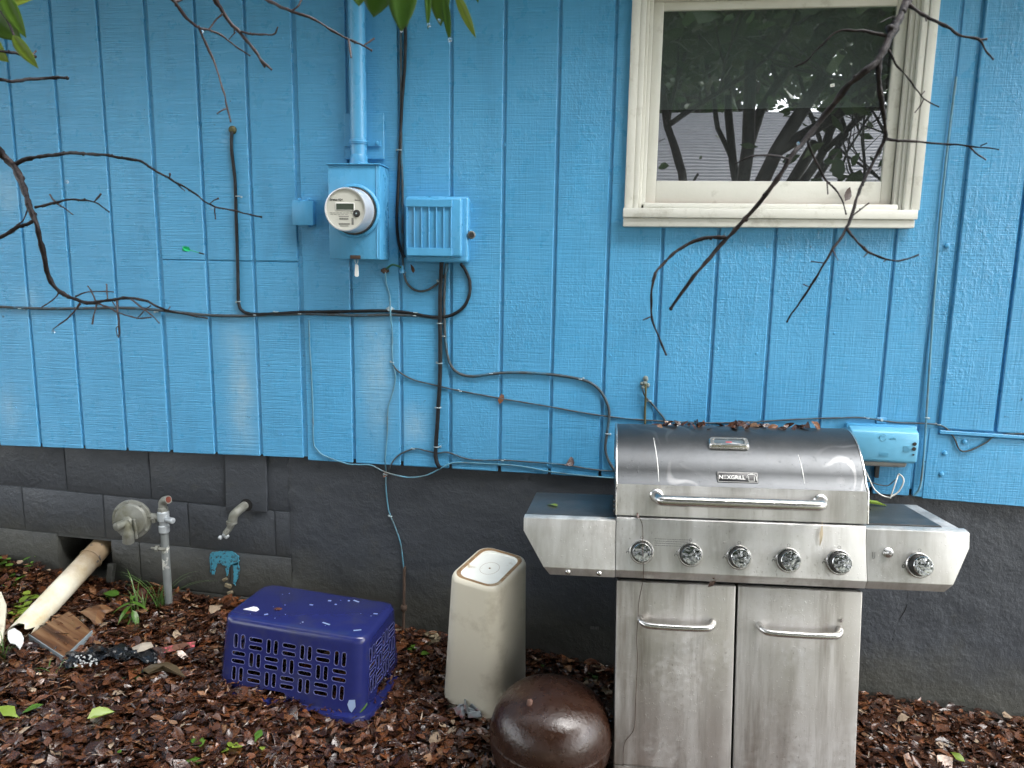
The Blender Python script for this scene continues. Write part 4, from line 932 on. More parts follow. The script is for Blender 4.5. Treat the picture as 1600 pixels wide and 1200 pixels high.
lbo = lb.build('sticker', M_PLATE, BK); lbo.matrix_local = Matrix.Translation((-.215, -.075, BKH + .0006)) @ Matrix.Rotation(-PI / 2, 4, 'X')
lp = MB()
for k in range(8): lp.box(-.016 + k * .0045, -.0145 + k * .0045 + (k % 3) * .0006, -.0009, -.0005, -.006, .006)
lpo = lp.build('sticker_print', M_GREYINK, BK); lpo.matrix_local = lbo.matrix_local.copy()
spk = MB()
for k in range(15):
    x, y = random.uniform(-.235, .24), random.uniform(-.125, .125); s = random.choice((.0015, .002, .0025, .0035, .005))
    spk.lathe([(s, 0), (s * .8, .0006)], (x, y, BKH - .0002), (0, 0, 1), 7)
for x, y, l, a in ((.13, .115, .014, -.3), (.105, -.09, .017, -.25), (.235, -.10, .014, .5), (.245, .04, .008, .2), (-.14, -.095, .007, .7), (.03, .085, .006, .2), (-.02, .03, .007, 0)):
    spk.obox((x, y, BKH), (l, .0035, .0005), Matrix.Rotation(a, 3, 'Z'))
spk.build('paint_fleck', M_PALEPAINT, BK)['kind'] = 'stuff'
pm = MB()
pm.add([side_pt('f', .245, .055, .0012), side_pt('f', .268, .06, .0012), side_pt('f', .272, .035, .0012), side_pt('f', .258, .012, .0012), side_pt('f', .248, .02, .0012), side_pt('f', .240, .038, .0012)], [(0, 1, 2, 3, 4, 5)])
pm.add([side_pt('f', -.300, .04, .0012), side_pt('f', -.288, .02, .0012), side_pt('f', -.296, .004, .0012), side_pt('f', -.308, .004, .0012)], [(0, 1, 2, 3)])
pm.build('paint_mark', M_PALEPAINT, BK)

# ================================================================== BEIGE BIN (upside down, leaning)
BN = thing('waste_bin', 'tall beige plastic bin turned upside down with a stained recessed base on top', 'bin', (-0.413, -0.273, -0.175))
ORIG[BN.name] = Vector()
BIN_ROT = Matrix.Rotation(0.04, 4, 'Y') @ Matrix.Rotation(0.123, 4, 'X') @ Matrix.Rotation(-0.333, 4, 'Z')
BN.rotation_euler = BIN_ROT.to_euler()
def rr_ring(w, d, r, z, dent=0.0):
    out = []
    for x, y in rrect(w, d, r, 5): out.append((x, y, z))
    return out
H_ = 0.565
def bin_ring(t_, off=0): return rr_ring(.131 - .029 * t_ - off, .140 - .003 * t_ - off, .064 - .012 * t_ - off * .5, H_ * t_)
bn = MB()
bn.rings([bin_ring(0, .004), bin_ring(0), bin_ring(.5), bin_ring(.97), bin_ring(.992, .004), [(x, y, H_) for x, y, z in bin_ring(1, .012)], [(x, y, H_ - .001) for x, y, z in bin_ring(1, .026)]], True, False)
bn.build('bin_wall', M_BEIGE, BN, smooth=45)
MB().rings([[(x, y, H_ - .0005) for x, y, z in bin_ring(1, .0125)], [(x, y, H_ + .0008) for x, y, z in bin_ring(1, .0145)], [(x, y, H_ + .0008) for x, y, z in bin_ring(1, .025)], [(x, y, H_ - .0008) for x, y, z in bin_ring(1, .027)]], False, False).build('base_rim', M_BEIGESTAIN, BN, smooth=45)
MB().rings([[(x, y, H_ - .001) for x, y, z in bin_ring(1, .026)], [(x, y, H_ - .008) for x, y, z in bin_ring(1, .030)]], False, True).build('base_panel', M_BEIGETOP, BN, smooth=45)
MB().tube([(.034 * math.cos(a), .044 * math.sin(a), H_ - .0083) for a in np.linspace(0, 2 * PI, 30)], .0007, 5).ball((0, 0, H_ - .010), .005, 8).build('mould_mark', M_BEIGESTAIN, BN, smooth=40)
q = P(733, 1108, .43)
cr = MB()
for k in range(12): cr.obox(q + Vector((random.uniform(-.035, .035), random.uniform(-.02, .01), random.uniform(-.012, .012))), (random.uniform(.012, .028), .003, random.uniform(.006, .014)), Matrix.Rotation(random.uniform(-1, 1), 3, 'X') @ Matrix.Rotation(random.uniform(-.8, .8), 3, 'Y') @ Matrix.Rotation(random.uniform(0, 3), 3, 'Z'))
tag(cr.build('crushed_can', simple('faded metal litter', (.25, .28, .30), .35, .5, var=.4, dirt=(.30, .05, .05), dirt_scale=20), None, bevel=.002, loc=tuple(q)), 'crushed silver and red can at the foot of the beige bin', 'can')

# ================================================================== BROWN POT
PX, PY = -0.137, -0.63; PZ = ground_z(PX, PY) + .005
POT = thing('brown_pot', 'round brown glazed clay pot upside down with a short stub, beside the grill', 'pot', (PX, PY, PZ))
prf = [(.135, 0), (.168, .035), (.192, .085), (.203, .135), (.2040, .156), (.2052, .164), (.2052, .170), (.2030, .177), (.199, .205), (.188, .240), (.168, .272), (.138, .298), (.100, .316), (.055, .327), (.001, .331)]
prf = [(a.x, a.y) for a in spline([(r_, h_, 0) for r_, h_ in prf], 3)]
MB().lathe(prf, (PX, PY, PZ), (0.02, -0.03, 1), 56, True, False).build('pot_body', M_GLAZE, POT, smooth=60)
q = P(822, 1105, .80)
sb = Vector((PX - .062, PY - .085, PZ + .302))
MB().tube([sb - Vector((0, 0, .008)), sb + Vector((0, 0, .010)), sb + Vector((.001, 0, .024)), sb + Vector((.001, 0, .028))], [.011, .0095, .0085, .004], 10, wob=.12).build('stub', simple('rough clay', (.10, .05, .035), .7, bump=.002), POT, smooth=50)

# ================================================================== GRILL
GO = Vector((0.440, -0.600, 0.703))
GROT = Matrix.Rotation(math.radians(1.2), 4, 'Y').inverted() @ Matrix.Rotation(math.radians(-5), 4, 'X')
_t, _r = math.radians(5), math.radians(1.2)
GROT = Matrix(((math.cos(_r), 0, -math.sin(_r), 0), (0, 1, 0, 0), (math.sin(_r), 0, math.cos(_r), 0), (0, 0, 0, 1))) @ Matrix(((1, 0, 0, 0), (0, math.cos(_t), math.sin(_t), 0), (0, -math.sin(_t), math.cos(_t), 0), (0, 0, 0, 1)))
BASEL = Vector((0, 0.23, -0.965))          # base of the grill in its own axes, under the cabinet
GB = GO + (GROT @ BASEL)
GR = thing('gas_grill', 'stainless steel gas grill with a domed lid, six knobs and two side shelves', 'grill', tuple(GB))
GR.rotation_euler = GROT.to_euler(); ORIG[GR.name] = BASEL.copy()
GW = Matrix.Translation(GO) @ GROT         # grill axes (origin at the top middle of the control panel) to world
bpy.context.view_layer.update()
# lid
LW = 0.3855
prof = [(.000, .004), (.003, .102)]
cy, cz, cr_ = .245, .030, .236
a0 = math.acos((cy - .0045) / cr_ if (cy - .0045) / cr_ < 1 else 1)
arc = []
for k in range(25):
    a = math.radians(18) + (math.radians(150) - math.radians(18)) * k / 24
    arc.append((cy - cr_ * math.cos(a), cz + cr_ * math.sin(a)))
prof = [(0.0, .004), (.002, .055), (.0065, .1025)] + [(y + .0, z) for y, z in arc if z > .104] + [(.46, .105), (.465, .004)]
lid = MB()
inn = [(cy + (y - cy) * .985, .004 + (z - .004) * .985) for y, z in prof]
lid.extr_x(prof, -LW, LW)
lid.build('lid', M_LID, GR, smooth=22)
MB().extr_x([(-.0022, .0035), (-.0002, .055), (.0040, .1035), (.0062, .1030), (.0018, .055), (-.0002, .0035)], -LW - .0005, LW + .0005).build('lid_front', M_STEEL, GR, smooth=30)
for s in (-1, 1):
    MB().tube([(s * (LW - .001), y, z) for y, z in prof[:-1]], .0035, 6).build('lid_edge', M_CHROME, GR, smooth=60)
def lid_at(z):
    pts = [p_ for p_ in prof if p_[0] < cy]
    for (y0, z0), (y1, z1) in zip(pts[:-1], pts[1:]):
        if z0 <= z <= z1:
            f_ = (z - z0) / (z1 - z0); return y0 + (y1 - y0) * f_, math.atan2(y1 - y0, z1 - z0)
    return pts[-1][0], 1.2
def on_lid(x, z, out=0.0):
    y, sl = lid_at(z)
    return Matrix.Translation((x, y, z)) @ Matrix.Rotation(-sl, 4, 'X') @ Matrix.Translation((0, -out, 0))
def lid_part(mb, name, mat, M, bevel=0, seg=2, smooth=40):
    mb.v = [tuple(M @ Vector(p)) for p in mb.v]
    return mb.build(name, mat, GR, smooth=smooth, bevel=bevel, seg=seg)
for dx, za, zb in ((-.262, .236, .112), (.192, .200, .118)):
    dm = [Vector(on_lid(dx + (.012 if dx < 0 else .008) * (1 - ((z - zb) / (za - zb)) ** 1.5), z, .0004).translation) for z in np.linspace(za, zb, 14)]
    MB().tube(dm, [.0016 * (.4 + .6 * math.sin(PI * i / 13)) for i in range(14)], 5).build('drip_mark', M_PLATE, GR, smooth=60)
M_ = on_lid(-.022, .222)
lid_part(MB().rings([[(x, -.001, z) for x, z in rrect(.066, .023, .013)], [(x, -.012, z) for x, z in rrect(.064, .021, .012)], [(x, -.017, z) for x, z in rrect(.060, .018, .010)], [(x, -.017, z) for x, z in rrect(.0485, .0110, .006)], [(x, -.011, z) for x, z in rrect(.0480, .0107, .006)]], True, False), 'thermometer_bezel', M_CHROME, M_)
TH = lid_part(MB().rings([[(x, -.0125, z) for x, z in rrect(.0482, .0108, .006)], [(x, -.013, z) for x, z in rrect(.0475, .0104, .006)]]), 'thermometer', simple('grey gauge glass', (.09, .12, .14), .12), M_)
lid_part(MB().rings([[(x, -.0132, z) for x, z in rrect(.010, .0026, .002)], [(x, -.0136, z) for x, z in rrect(.010, .0026, .002)]]), 'gauge_mark', M_REDINK, M_)
M_ = on_lid(-.004, .129)
lid_part(MB().rings([[(x, -.001, z) for x, z in rrect(.063, .0175, .002, 2)], [(x, -.006, z) for x, z in rrect(.063, .0175, .002, 2)]]), 'badge', M_BLACK, M_, bevel=.0012)
fr = MB()
for a_, b_ in (((-.0605, -.0152), (.0605, -.0152)), ((-.0605, .0152), (.0605, .0152)), ((-.0605, -.0152), (-.0605, .0152)), ((.0605, -.0152), (.0605, .0152))):
    fr.tube([(a_[0], -.0062, a_[1]), (b_[0], -.0062, b_[1])], .0006, 4)
lid_part(fr, 'badge_frame', M_PLATE, M_)
text_mesh('N', .0172, M_PLATE, 'lettering', GR, M_ @ Matrix.Translation((-.0580, -.0064, -.0062)) @ FRONT, .0003, .0004, 'LEFT')
text_mesh('XGRiLL', .0172, M_PLATE, 'lettering', GR, M_ @ Matrix.Translation((-.0330, -.0064, -.0062)) @ FRONT, .0003, .0004, 'LEFT')
ee = MB()
for k in range(3): ee.box(-.0440, -.0345, -.0068, -.0061, -.0062 + k * .0049, -.0062 + k * .0049 + .0026)
lid_part(ee, 'letter_e', simple('dull silver print', (.42, .42, .41), .4), M_)
lg = MB()                                   # small grill emblem at the end of the badge
for pl in ([(.030, .006), (.033, .010), (.052, .010), (.055, .006)], [(.034, .005), (.034, -.011)], [(.051, .005), (.051, -.011)], [(.0335, -.011), (.0515, -.011)], [(.029, .004), (.029, -.001)], [(.056, .004), (.058, .004), (.058, -.009)], [(.038, .010), (.038, .0125), (.047, .0125), (.047, .010)]):
    lg.tube([(x, -.0064, z) for x, z in pl], .0009, 4)
lid_part(lg, 'grill_emblem', M_PLATE, M_)
hz = .066
hp = spline([(-.258, .0, hz + .004), (-.257, -.020, hz + .004), (-.250, -.042, hz + .001), (-.228, -.052, hz), (-.1, -.053, hz), (.1, -.053, hz), (.212, -.052, hz), (.234, -.042, hz + .001), (.241, -.020, hz + .004), (.242, .0, hz + .004)], 6)
MB().tube(hp, .0170, 16).build('lid_handle', M_CHROME, GR, smooth=60)
for x in (-.258, .242): MB().lathe([(.0215, 0), (.0215, .004), (.017, .008)], (x, .0015, hz + .004), (0, -1, 0), 20).build('handle_flange', M_CHROME, GR, smooth=35)
for k in range(3): MB().box(-.394, -.3862, -.004, .012, .012 + k * .015, .021 + k * .015).build('hinge_spacer', M_BLACK, GR, bevel=.0015)
# firebox behind panel, under the lid
MB().box(-.375, .375, .03, .455, -.195, .002).build('firebox', M_BLACK, GR, bevel=.003)
# control panel
def strip(name, mat, rows, parent=GR, back=.028):
    m = MB(); k = len(rows)
    for y, z, xl, xr in rows: m.v += [(xl, y, z), (xr, y, z)]
    for y, z, xl, xr in rows: m.v += [(xl, back, z), (xr, back, z)]
    for i in range(k - 1):
        a = 2 * i; m.f.append((a, a + 1, a + 3, a + 2)); c = a + 2 * k; m.f.append((c, c + 2, c + 3, c + 1))
        m.f.append((a, a + 2, c + 2, c)); m.f.append((a + 1, c + 1, c + 3, a + 3))
    m.f.append((0, 2 * k, 2 * k + 1, 1)); e_ = 2 * k - 2; m.f.append((e_, e_ + 1, e_ + 1 + 2 * k, e_ + 2 * k))
    return m.build(name, mat, parent, bevel=.0018, seg=2, smooth=30)
L_, R_ = -.3825, .3785
strip('control_panel', M_STEEL, [(.012, .0005, L_, R_), (-.006, -.004, L_, R_), (-.008, -.010, L_, R_), (-.010, -.052, L_, R_), (-.036, -.166, L_, R_), (-.020, -.1945, L_, R_)])
strip('left_shelf_front', M_STEEL, [(.010, -.012, -.681, -.3845), (-.006, -.016, -.6815, -.3845), (-.008, -.058, -.6815, -.3845), (-.034, -.168, -.613, -.3845), (-.018, -.197, -.594, -.3845)]).name = 'shelf_front'
strip('shelf_front', M_STEEL, [(.010, -.006, .3805, .676), (-.006, -.012, .3805, .6785), (-.008, -.058, .3805, .6790), (-.034, -.166, .3805, .627), (-.018, -.1945, .3805, .609)])
def shelf(x0, x1, xb0, xb1, mat):
    m = MB().rings([[(x0, .0105, -.03), (x1, .0105, -.02), (xb1, .37, -.03), (xb0, .37, -.03)], [(x0, .0105, -.0135), (x1, .0105, -.0125), (xb1, .37, -.0130), (xb0, .37, -.0130)]])
    return m.build('side_shelf', mat, GR, bevel=.004, seg=2, smooth=30)
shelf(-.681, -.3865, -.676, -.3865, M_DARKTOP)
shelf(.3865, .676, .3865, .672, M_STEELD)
MB().rings([[(.40, .045, -.0125), (.622, .045, -.0125), (.618, .345, -.0125), (.40, .345, -.0125)], [(.402, .047, -.006), (.620, .047, -.006), (.616, .343, -.006), (.402, .343, -.006)]]).build('burner_cover', M_DARKTOP, GR, bevel=.002)
for s, xa, xb in ((-1, -.678, -.3865), (1, .3865, .674)):       # skirts under the shelves
    MB().box(min(xa, xb), max(xa, xb), .36, .368, -.12, -.031).build('shelf_back', M_STEELD, GR, bevel=.002)
for x in (-.535, -.435): MB().lathe([(.0095, 0), (.009, .003), (.006, .0065), (.001, .008)], (x, -.027, -.182), (0, -1, -.5), 16).build('shelf_bolt', M_CHROME, GR, smooth=60)
# knobs
pn = Vector((0, -.975, .222))
def knob(x, z, sc=1.0):
    y = -.010 - .026 * (-.052 - z) / .114
    c = Vector((x, y + .0005, z))
    k = MB().lathe([(.0385, 0), (.0385, .004), (.036, .007), (.0325, .0075), (.031, .005)], c, pn, 36, True, False).build('knob_bezel', M_CHROME, GR, smooth=35)
    MB().lathe([(.0312, .004), (.0305, .018), (.0295, .0335), (.026, .034)], c, pn, 32).build('knob_collar', M_BLACK, k, smooth=35)
    MB().lathe([(.0255, .0325), (.0288, .0335), (.0290, .0365), (.0274, .0385), (.014, .0397), (.001, .0400)], c, pn, 36).build('knob_cap', M_KNOB, k, smooth=35)
    MB().lathe([(.0055, -.001), (.0055, .006), (.003, .008)], c + Vector((.006, .002, -.038)), pn, 8).build('bezel_drip', M_RUST, k, smooth=40)
    tk = MB()
    tk.tube([c + Vector((.0045 * math.cos(a), -.0005, .046 + .0045 * math.sin(a) + .001)) for a in np.linspace(0, 2 * PI, 11)], .0006, 4)
    tk.tube([c + Vector((-.044 + .0042 * math.cos(a), -.0012, -.004 + .0048 * math.sin(a))) for a in np.linspace(0, 2 * PI, 11)], .0010, 4)
    tk.tube([c + Vector((-.0435, -.0012, .006)), c + Vector((-.041, -.0010, .010))], .001, 4)
    tk.build('panel_marks', M_INK, GR)
for x, z in ((-.302, -.108), (-.151, -.110), (-.002, -.112), (.147, -.114), (.297, -.114), (.530, -.113)): knob(x, z)
c = Vector((.442, -.0165, -.080))
MB().lathe([(.015, 0), (.015, .003), (.012, .005), (.0115, .012), (.009, .014), (.0085, .020), (.006, .0225), (.001, .023)], c, pn, 24).build('igniter_button', M_CHROME, GR, smooth=35)
MB().tube([(.392 + .008 + x, -.0185 - .23 * (-.088 + z + .088) * -1, -.088 + z) for x, z in ((-.003, -.01), (.003, -.01), (.004, .008), (-.003, .008), (-.003, -.01))], .0007, 4).build('panel_marks', M_INK, GR)
wt = MB()                                   # four lines of faded small print beside the first knob
for r_ in range(4):
    x = -.262
    while x < -.262 + (.108, .112, .078, .082)[r_]:
        l = random.uniform(.003, .008); zc = -.066 - r_ * .0066
        yy = -.010 - .026 * (-.052 - zc) / .114
        wt.box(x, x + l, yy - .0006, yy + .002, zc - .001, zc + .001); x += l + .0018
wt.build('small_print', M_GREYINK, GR)['kind'] = 'stuff'
# cabinet
MB().box(-.376, .372, .030, .42, -.865, -.197).build('cabinet', M_BLACK, GR, bevel=.003)
MB().box(-.378, .376, .006, .0295, -.8655, -.834).build('bottom_rail', M_STEELD, GR, bevel=.003, smooth=30)
MB().box(-.379, .377, .018, .0295, -.2095, -.198).build('top_gap_rail', M_BLACK, GR)
for x0, x1, hx0, hx1, hzz in ((-.3785, -.0045, -.302, -.074, -.337), (.0035, .3785, .070, .312, -.339)):
    d_ = MB().box(x0, x1, -.002, .020, -.829, -.2115).build('cabinet_door', M_STEELD, GR, bevel=.004, seg=3, smooth=40)
    hp = spline([(hx0, -.001, hzz + .006), (hx0 + .001, -.016, hzz + .005), (hx0 + .010, -.032, hzz), (hx0 + .032, -.040, hzz - .003), ((hx0 + hx1) / 2, -.042, hzz - .004), (hx1 - .032, -.040, hzz - .003), (hx1 - .010, -.032, hzz), (hx1 - .001, -.016, hzz + .005), (hx1, -.001, hzz + .006)], 6)
    MB().tube(hp, .0110, 14).build('door_handle', M_CHROME, d_, smooth=60)
for x in (-.33, .33):
    for y in (.07, .39):
        w_ = MB().lathe([(.012, 0), (.028, .003), (.030, .010), (.028, .017), (.012, .020)], (x - .01, y, -.930), (1, 0, 0), 20).build('caster', M_BLACK, GR, smooth=40)
        MB().box(x - .018, x + .018, y - .015, y + .015, -.905, -.8655).build('caster_fork', M_CHROME, w_, bevel=.002)
def GL(x, y, z): return GW @ Vector((x, y, z))
# dark thread hanging over the front
th_pts = [GL(-.312, -.012, .004), GL(-.300, -.014, -.03), GL(-.301, -.060, -.085), GL(-.299, -.062, -.115), GL(-.296, -.034, -.19), GL(-.306, -.006, -.27), GL(-.309, -.007, -.33), GL(-.312, -.006, -.40), GL(-.308, -.007, -.47), GL(-.311, -.006, -.60), GL(-.315, -.006, -.70), GL(-.345, -.006, -.755), GL(-.348, -.006, -.83)]
tag(MB().tube(spline(th_pts, 6), .0011, 5).build('thread', M_RUST, None, smooth=60, loc=tuple(th_pts[-1])), 'thin dark thread hanging down the front of the grill over its first knob', 'thread')

# ================================================================== BRANCHES OF THE TREE NEAR THE CAMERA
def branch(name, label, depth, main, r0, r1, subs, mat=M_BARK, drops=(), bend=0.12):
    """twigs that hang in front of the wall; depth = distance from the camera along the view; bend makes them sway in depth"""
    px_m = depth / FPX
    def pt(x, y, i=0.0): return CAM + ray(x, y) * (depth + bend * noise.noise((x * .006, y * .006, i)))
    tip = pt(*main[-1])
    th = thing(name, label, 'branch', tuple(pt(*main[0])))
    def limb(pts, a, b, nm, m):
        w_ = spline([pt(*p) for p in pts], 6); k = len(w_)
        w_ = [w_[0]] + [q + Vector((noise.noise(q * 55), 0, noise.noise(q * 55 + Vector((9, 0, 0))))) * px_m * 1.5 for q in w_[1:]]
        R = [(a + (b - a) * (i / (k - 1)) ** .60) * px_m * .82 * (1 + .45 * noise.noise((w_[i].x * 70, w_[i].z * 70, 3))) for i in range(k)]
        mb = MB().tube(w_, R, 9, wob=.16)
        for i in range(3, k - 1, 3):                 # buds and knots
            if random.random() < .6: mb.ball(w_[i] + Vector((random.uniform(-1, 1), 0, random.uniform(-1, 1))) * R[i] * .7, R[i] * random.uniform(.6, 1.15), 6)
        mb.ball(w_[-1], R[-1] * 1.3, 6)
        return mb.build(nm, m, th, smooth=60)
    limb(main, r0, r1, 'stem', mat)
    for sub in subs:
        pts, a, b = sub[:3]
        limb(pts, a, b, 'twig', M_BARKR if a < 2.6 else mat)
    for x, y in drops:
        q = pt(x, y); MB().ball(q - Vector((0, .0, .002)), 2.6 * px_m, 10).build('water_drop', M_DROP, th, smooth=80)
    return th
branch('tree_branch', 'thick bare branch curving down and then flat across the boards, with many side twigs', 1.32,
    [(-70, 130), (-25, 195), (0, 238), (22, 260), (38, 296), (46, 322), (57, 350), (66, 390), (78, 436), (94, 456), (115, 467), (135, 473), (155, 472), (180, 467.5), (205, 466), (230, 471), (258, 484), (290, 491), (324, 497)], 9.0, 1.4,
    [([(20, 258), (36, 250), (60, 245), (85, 242), (115, 239), (145, 241), (175, 244), (205, 249), (222, 252), (238, 264), (268, 281), (296, 296), (330, 320), (368, 330), (408, 339)], 4.6, 1.4),
     ([(55, 324), (75, 320), (92, 315), (112, 312), (132, 313), (148, 316), (160, 323), (170, 331)], 3.2, 1.3), ([(78, 304), (88, 317), (101, 326), (114, 335)], 1.7, 1.1), ([(148, 315), (152, 309), (157, 303)], 1.4, 1.6),
     ([(54, 344), (42, 350), (28, 356), (12, 365), (-20, 382)], 3.4, 3.4), ([(46, 320), (42, 332), (34, 346), (27, 352)], 2.0, 1.2),
     ([(93, 455), (88, 463), (78, 472), (66, 480)], 2.0, 1.2), ([(126, 474), (116, 487), (104, 499), (83, 514)], 2.4, 1.3), ([(151, 475), (148, 488), (144, 505)], 1.7, 1.4),
     ([(118, 463), (132, 458), (150, 456), (178, 456)], 2.0, 1.0), ([(137, 447), (144, 457), (150, 472)], 1.5, 1.3), ([(166, 444), (167, 455), (168, 467)], 1.3, 1.3),
     ([(152, 474), (172, 482), (195, 492), (215, 497), (236, 497)], 2.2, 1.2), ([(205, 468), (222, 481), (236, 492), (248, 504)], 1.9, 1.2), ([(236, 477), (226, 485), (214, 497)], 1.3, 1.0),
     ([(183, 470), (184, 490), (186, 508), (185, 526)], 2.1, 1.5), ([(176, 472), (184, 483)], 1.2, .9), ([(186, 509), (181, 513), (183, 524)], 1.1, .9), ([(265, 280), (266, 272)], 1.3, 1.5), ([(278, 287), (283, 294), (288, 298)], 1.3, 1.0), ([(328, 318), (334, 313), (341, 310)], 1.3, 1.2), ([(336, 322), (336, 332), (337, 342)], 1.5, 1.1), ([(262, 486), (266, 480)], 1, 1)],
    M_BARK, ((104, 282), (153, 474), (330, 323), (83, 517)))
branch('tree_branch', 'short bare twig crossing the yellow green leaves', 1.15, [(-60, 76), (0, 80), (20, 83), (38, 87), (55, 88)], 3.0, 2.6, [([(48, 88), (53, 83), (56, 80)], 1.8, 1.6)])
branch('tree_branch', 'short bare straight twig below the yellow green leaves', 1.25, [(-60, 118), (0, 124), (18, 128), (35, 125), (60, 124), (85, 122), (105, 122)], 3.6, 2.6, [])
branch('tree_branch', 'forked brown twig that ends just above the hole of the hanging cable', 1.2, [(230, -50), (262, -8), (276, 6), (292, 28), (310, 43), (330, 48), (352, 60), (372, 75), (390, 86)], 4.4, 1.4,
    [([(311, 43), (320, 64), (332, 92), (344, 125), (351, 150), (356, 175), (360, 190)], 2.8, 1.5), ([(326, 46), (336, 33), (347, 22)], 2.0, 1.5), ([(353, 170), (346, 173), (340, 177)], 1.6, 1.5), ([(358, 62), (362, 56), (367, 51)], 1.4, 1.2), ([(275, 2), (285, -2), (296, -10)], 3, 3)], M_BARKR, ((315, 47),))
branch('tree_branch', 'stout brown twig with a broken pale tip, above the blue boards', 1.22, [(318, -60), (334, -5), (346, 15), (360, 36), (376, 52), (386, 64), (398, 78), (408, 94), (424, 108)], 5.0, 2.4,
    [([(377, 50), (392, 53), (410, 54), (428, 53), (434, 43)], 2.6, 1.6), ([(366, 44), (366, 52)], 1.3, 1.2), ([(409, 96), (413, 104)], 2.4, 2.0)], M_BARKR)
branch('tree_branch', 'slender twig with a three pronged tip crossing the painted conduit', 1.22, [(380, -40), (412, -4), (436, 9), (462, 20), (492, 31), (522, 50), (545, 61), (565, 70), (580, 79)], 3.6, 1.8,
    [([(545, 62), (547, 75), (549, 89)], 1.9, 1.6), ([(569, 71), (577, 66), (584, 61)], 1.7, 1.3), ([(456, 16), (466, 9), (473, -2)], 2.0, 1.6)], M_BARKR)
branch('tree_branch', 'dark forked branch hanging in front of the window with long drooping twigs', 1.12,
    [(1462, -90), (1436, -30), (1416, 5), (1402, 36), (1388, 64), (1375, 90), (1352, 112), (1322, 138), (1292, 176), (1262, 214), (1236, 246), (1212, 284), (1180, 324), (1150, 358), (1120, 390), (1084, 432), (1048, 482)], 9.5, 3.2,
    [([(1384, 56), (1362, 51), (1338, 48), (1306, 50), (1284, 70), (1262, 94), (1243, 105)], 3.6, 1.4), ([(1420, 8), (1448, 27), (1480, 42), (1500, 55), (1530, 62), (1540, 78), (1552, 93)], 4.2, 1.4), ([(1531, 62), (1542, 61)], 1.6, 1.8), ([(1446, 27), (1447, 33)], 1.4, 1.2),
     ([(1388, 78), (1403, 104), (1428, 134), (1443, 154), (1466, 167)], 2.6, 1.2), ([(1443, 155), (1438, 164), (1430, 176)], 1.4, 1.0), ([(1440, 148), (1444, 143)], 1.1, 1),
     ([(1374, 92), (1373, 118), (1376, 150), (1381, 185), (1384, 214), (1366, 250), (1346, 290), (1334, 325), (1324, 356), (1302, 388), (1281, 424), (1254, 466), (1230, 502)], 6.0, 1.7),
     ([(1383, 216), (1404, 220), (1450, 223), (1485, 226), (1520, 228), (1560, 234)], 3.2, 1.2), ([(1515, 228), (1524, 238), (1540, 250)], 1.9, 1.3), ([(1532, 228), (1542, 224)], 1.3, 1.1),
     ([(1324, 357), (1334, 372), (1350, 388), (1370, 400), (1400, 407), (1418, 404), (1434, 399)], 2.8, 1.5), ([(1358, 393), (1350, 400)], 1.2, 1), ([(1386, 404), (1381, 408)], 1.2, 1), ([(1301, 390), (1310, 407)], 1.2, .8), ([(1288, 411), (1268, 409)], 1.2, 1.1), ([(1264, 448), (1256, 444)], 1.2, 1.1), ([(1330, 340), (1345, 327), (1358, 318)], 1.6, 1.3),
     ([(1262, 222), (1272, 246), (1288, 278), (1302, 292), (1312, 305), (1322, 334)], 2.8, 1.4), ([(1292, 282), (1294, 302)], 1.2, .9),
     ([(1234, 249), (1214, 244), (1190, 243), (1168, 247), (1150, 256)], 2.8, 1.2),
     ([(1134, 372), (1112, 371), (1088, 376), (1064, 388), (1040, 408), (1024, 428), (1018, 455), (1018, 492), (1028, 526), (1041, 554)], 4.4, 1.8), ([(1018, 494), (1012, 497), (1006, 500)], 1.5, 1.2), ([(1372, 108), (1400, 30), (1376, 34)], .6, .6)],
    M_BARK, ((1247, 222), (1386, 216)))
# green leaves of the same tree
def leaf_mesh(L, Wd, curl=.15, fold=.15, segs=6, tipw=.5, lobes=0):
    m = MB()
    for i in range(segs + 1):
        t_ = i / segs
        w_ = Wd * (math.sin(PI * min(1, t_ ** tipw)) ** .8 if 0 < t_ < 1 else 0.02)
        if lobes: w_ *= 1 + .25 * math.sin(t_ * lobes * PI)
        z = -curl * L * t_ * t_
        for s in (-1, -.5, 0, .5, 1): m.v.append((s * w_, L * t_, z + fold * w_ * abs(s)))
    for i in range(segs):
        for j in range(4):
            a = i * 5 + j; m.f.append((a, a + 1, a + 6, a + 5))
    return m
def hang_leaf(parent, px, py, tx, ty, wpx, depth, mat, curl=.1, lobes=0, roll=0.0, back=.0):
    a_ = CAM + ray(px, py) * depth; b_ = CAM + ray(tx, ty) * (depth + back)
    v = b_ - a_; L = v.length; m = leaf_mesh(L, wpx * depth / FPX * .5, curl, .35, 8, .8, lobes)
    yv = v.normalized(); zv = (fwd * -1); zv = (zv - yv * zv.dot(yv)).normalized(); xv = yv.cross(zv)
    R = Matrix((xv, yv, zv)).transposed() @ Matrix.Rotation(roll, 3, 'Y')
    m.v = [tuple(a_ + R @ Vector(p)) for p in m.v]
    o = m.build('leaf', mat, parent, smooth=60)
    md = o.modifiers.new('thick', 'SOLIDIFY'); md.thickness = .0004
    return o
lt = thing('leafy_twig', 'cluster of wet yellow green leaves in the corner above two short twigs', 'leafy twig', tuple(CAM + ray(-40, -40) * 1.1))
for a in ((-40, 10, 48, -4, 26, 1.12, M_YGREEN), (2, -14, 37, 56, 26, 1.1, M_GREEN), (-24, 10, 30, 62, 48, 1.14, M_GREEN), (20, 55, 57, 105, 20, 1.12, M_YGREEN), (-28, 50, 10, 96, 34, 1.16, M_YGREEN), (-30, -30, 30, 2, 50, 1.2, M_YGREEN)):
    hang_leaf(lt, *a, curl=.08, roll=random.uniform(-.4, .4))
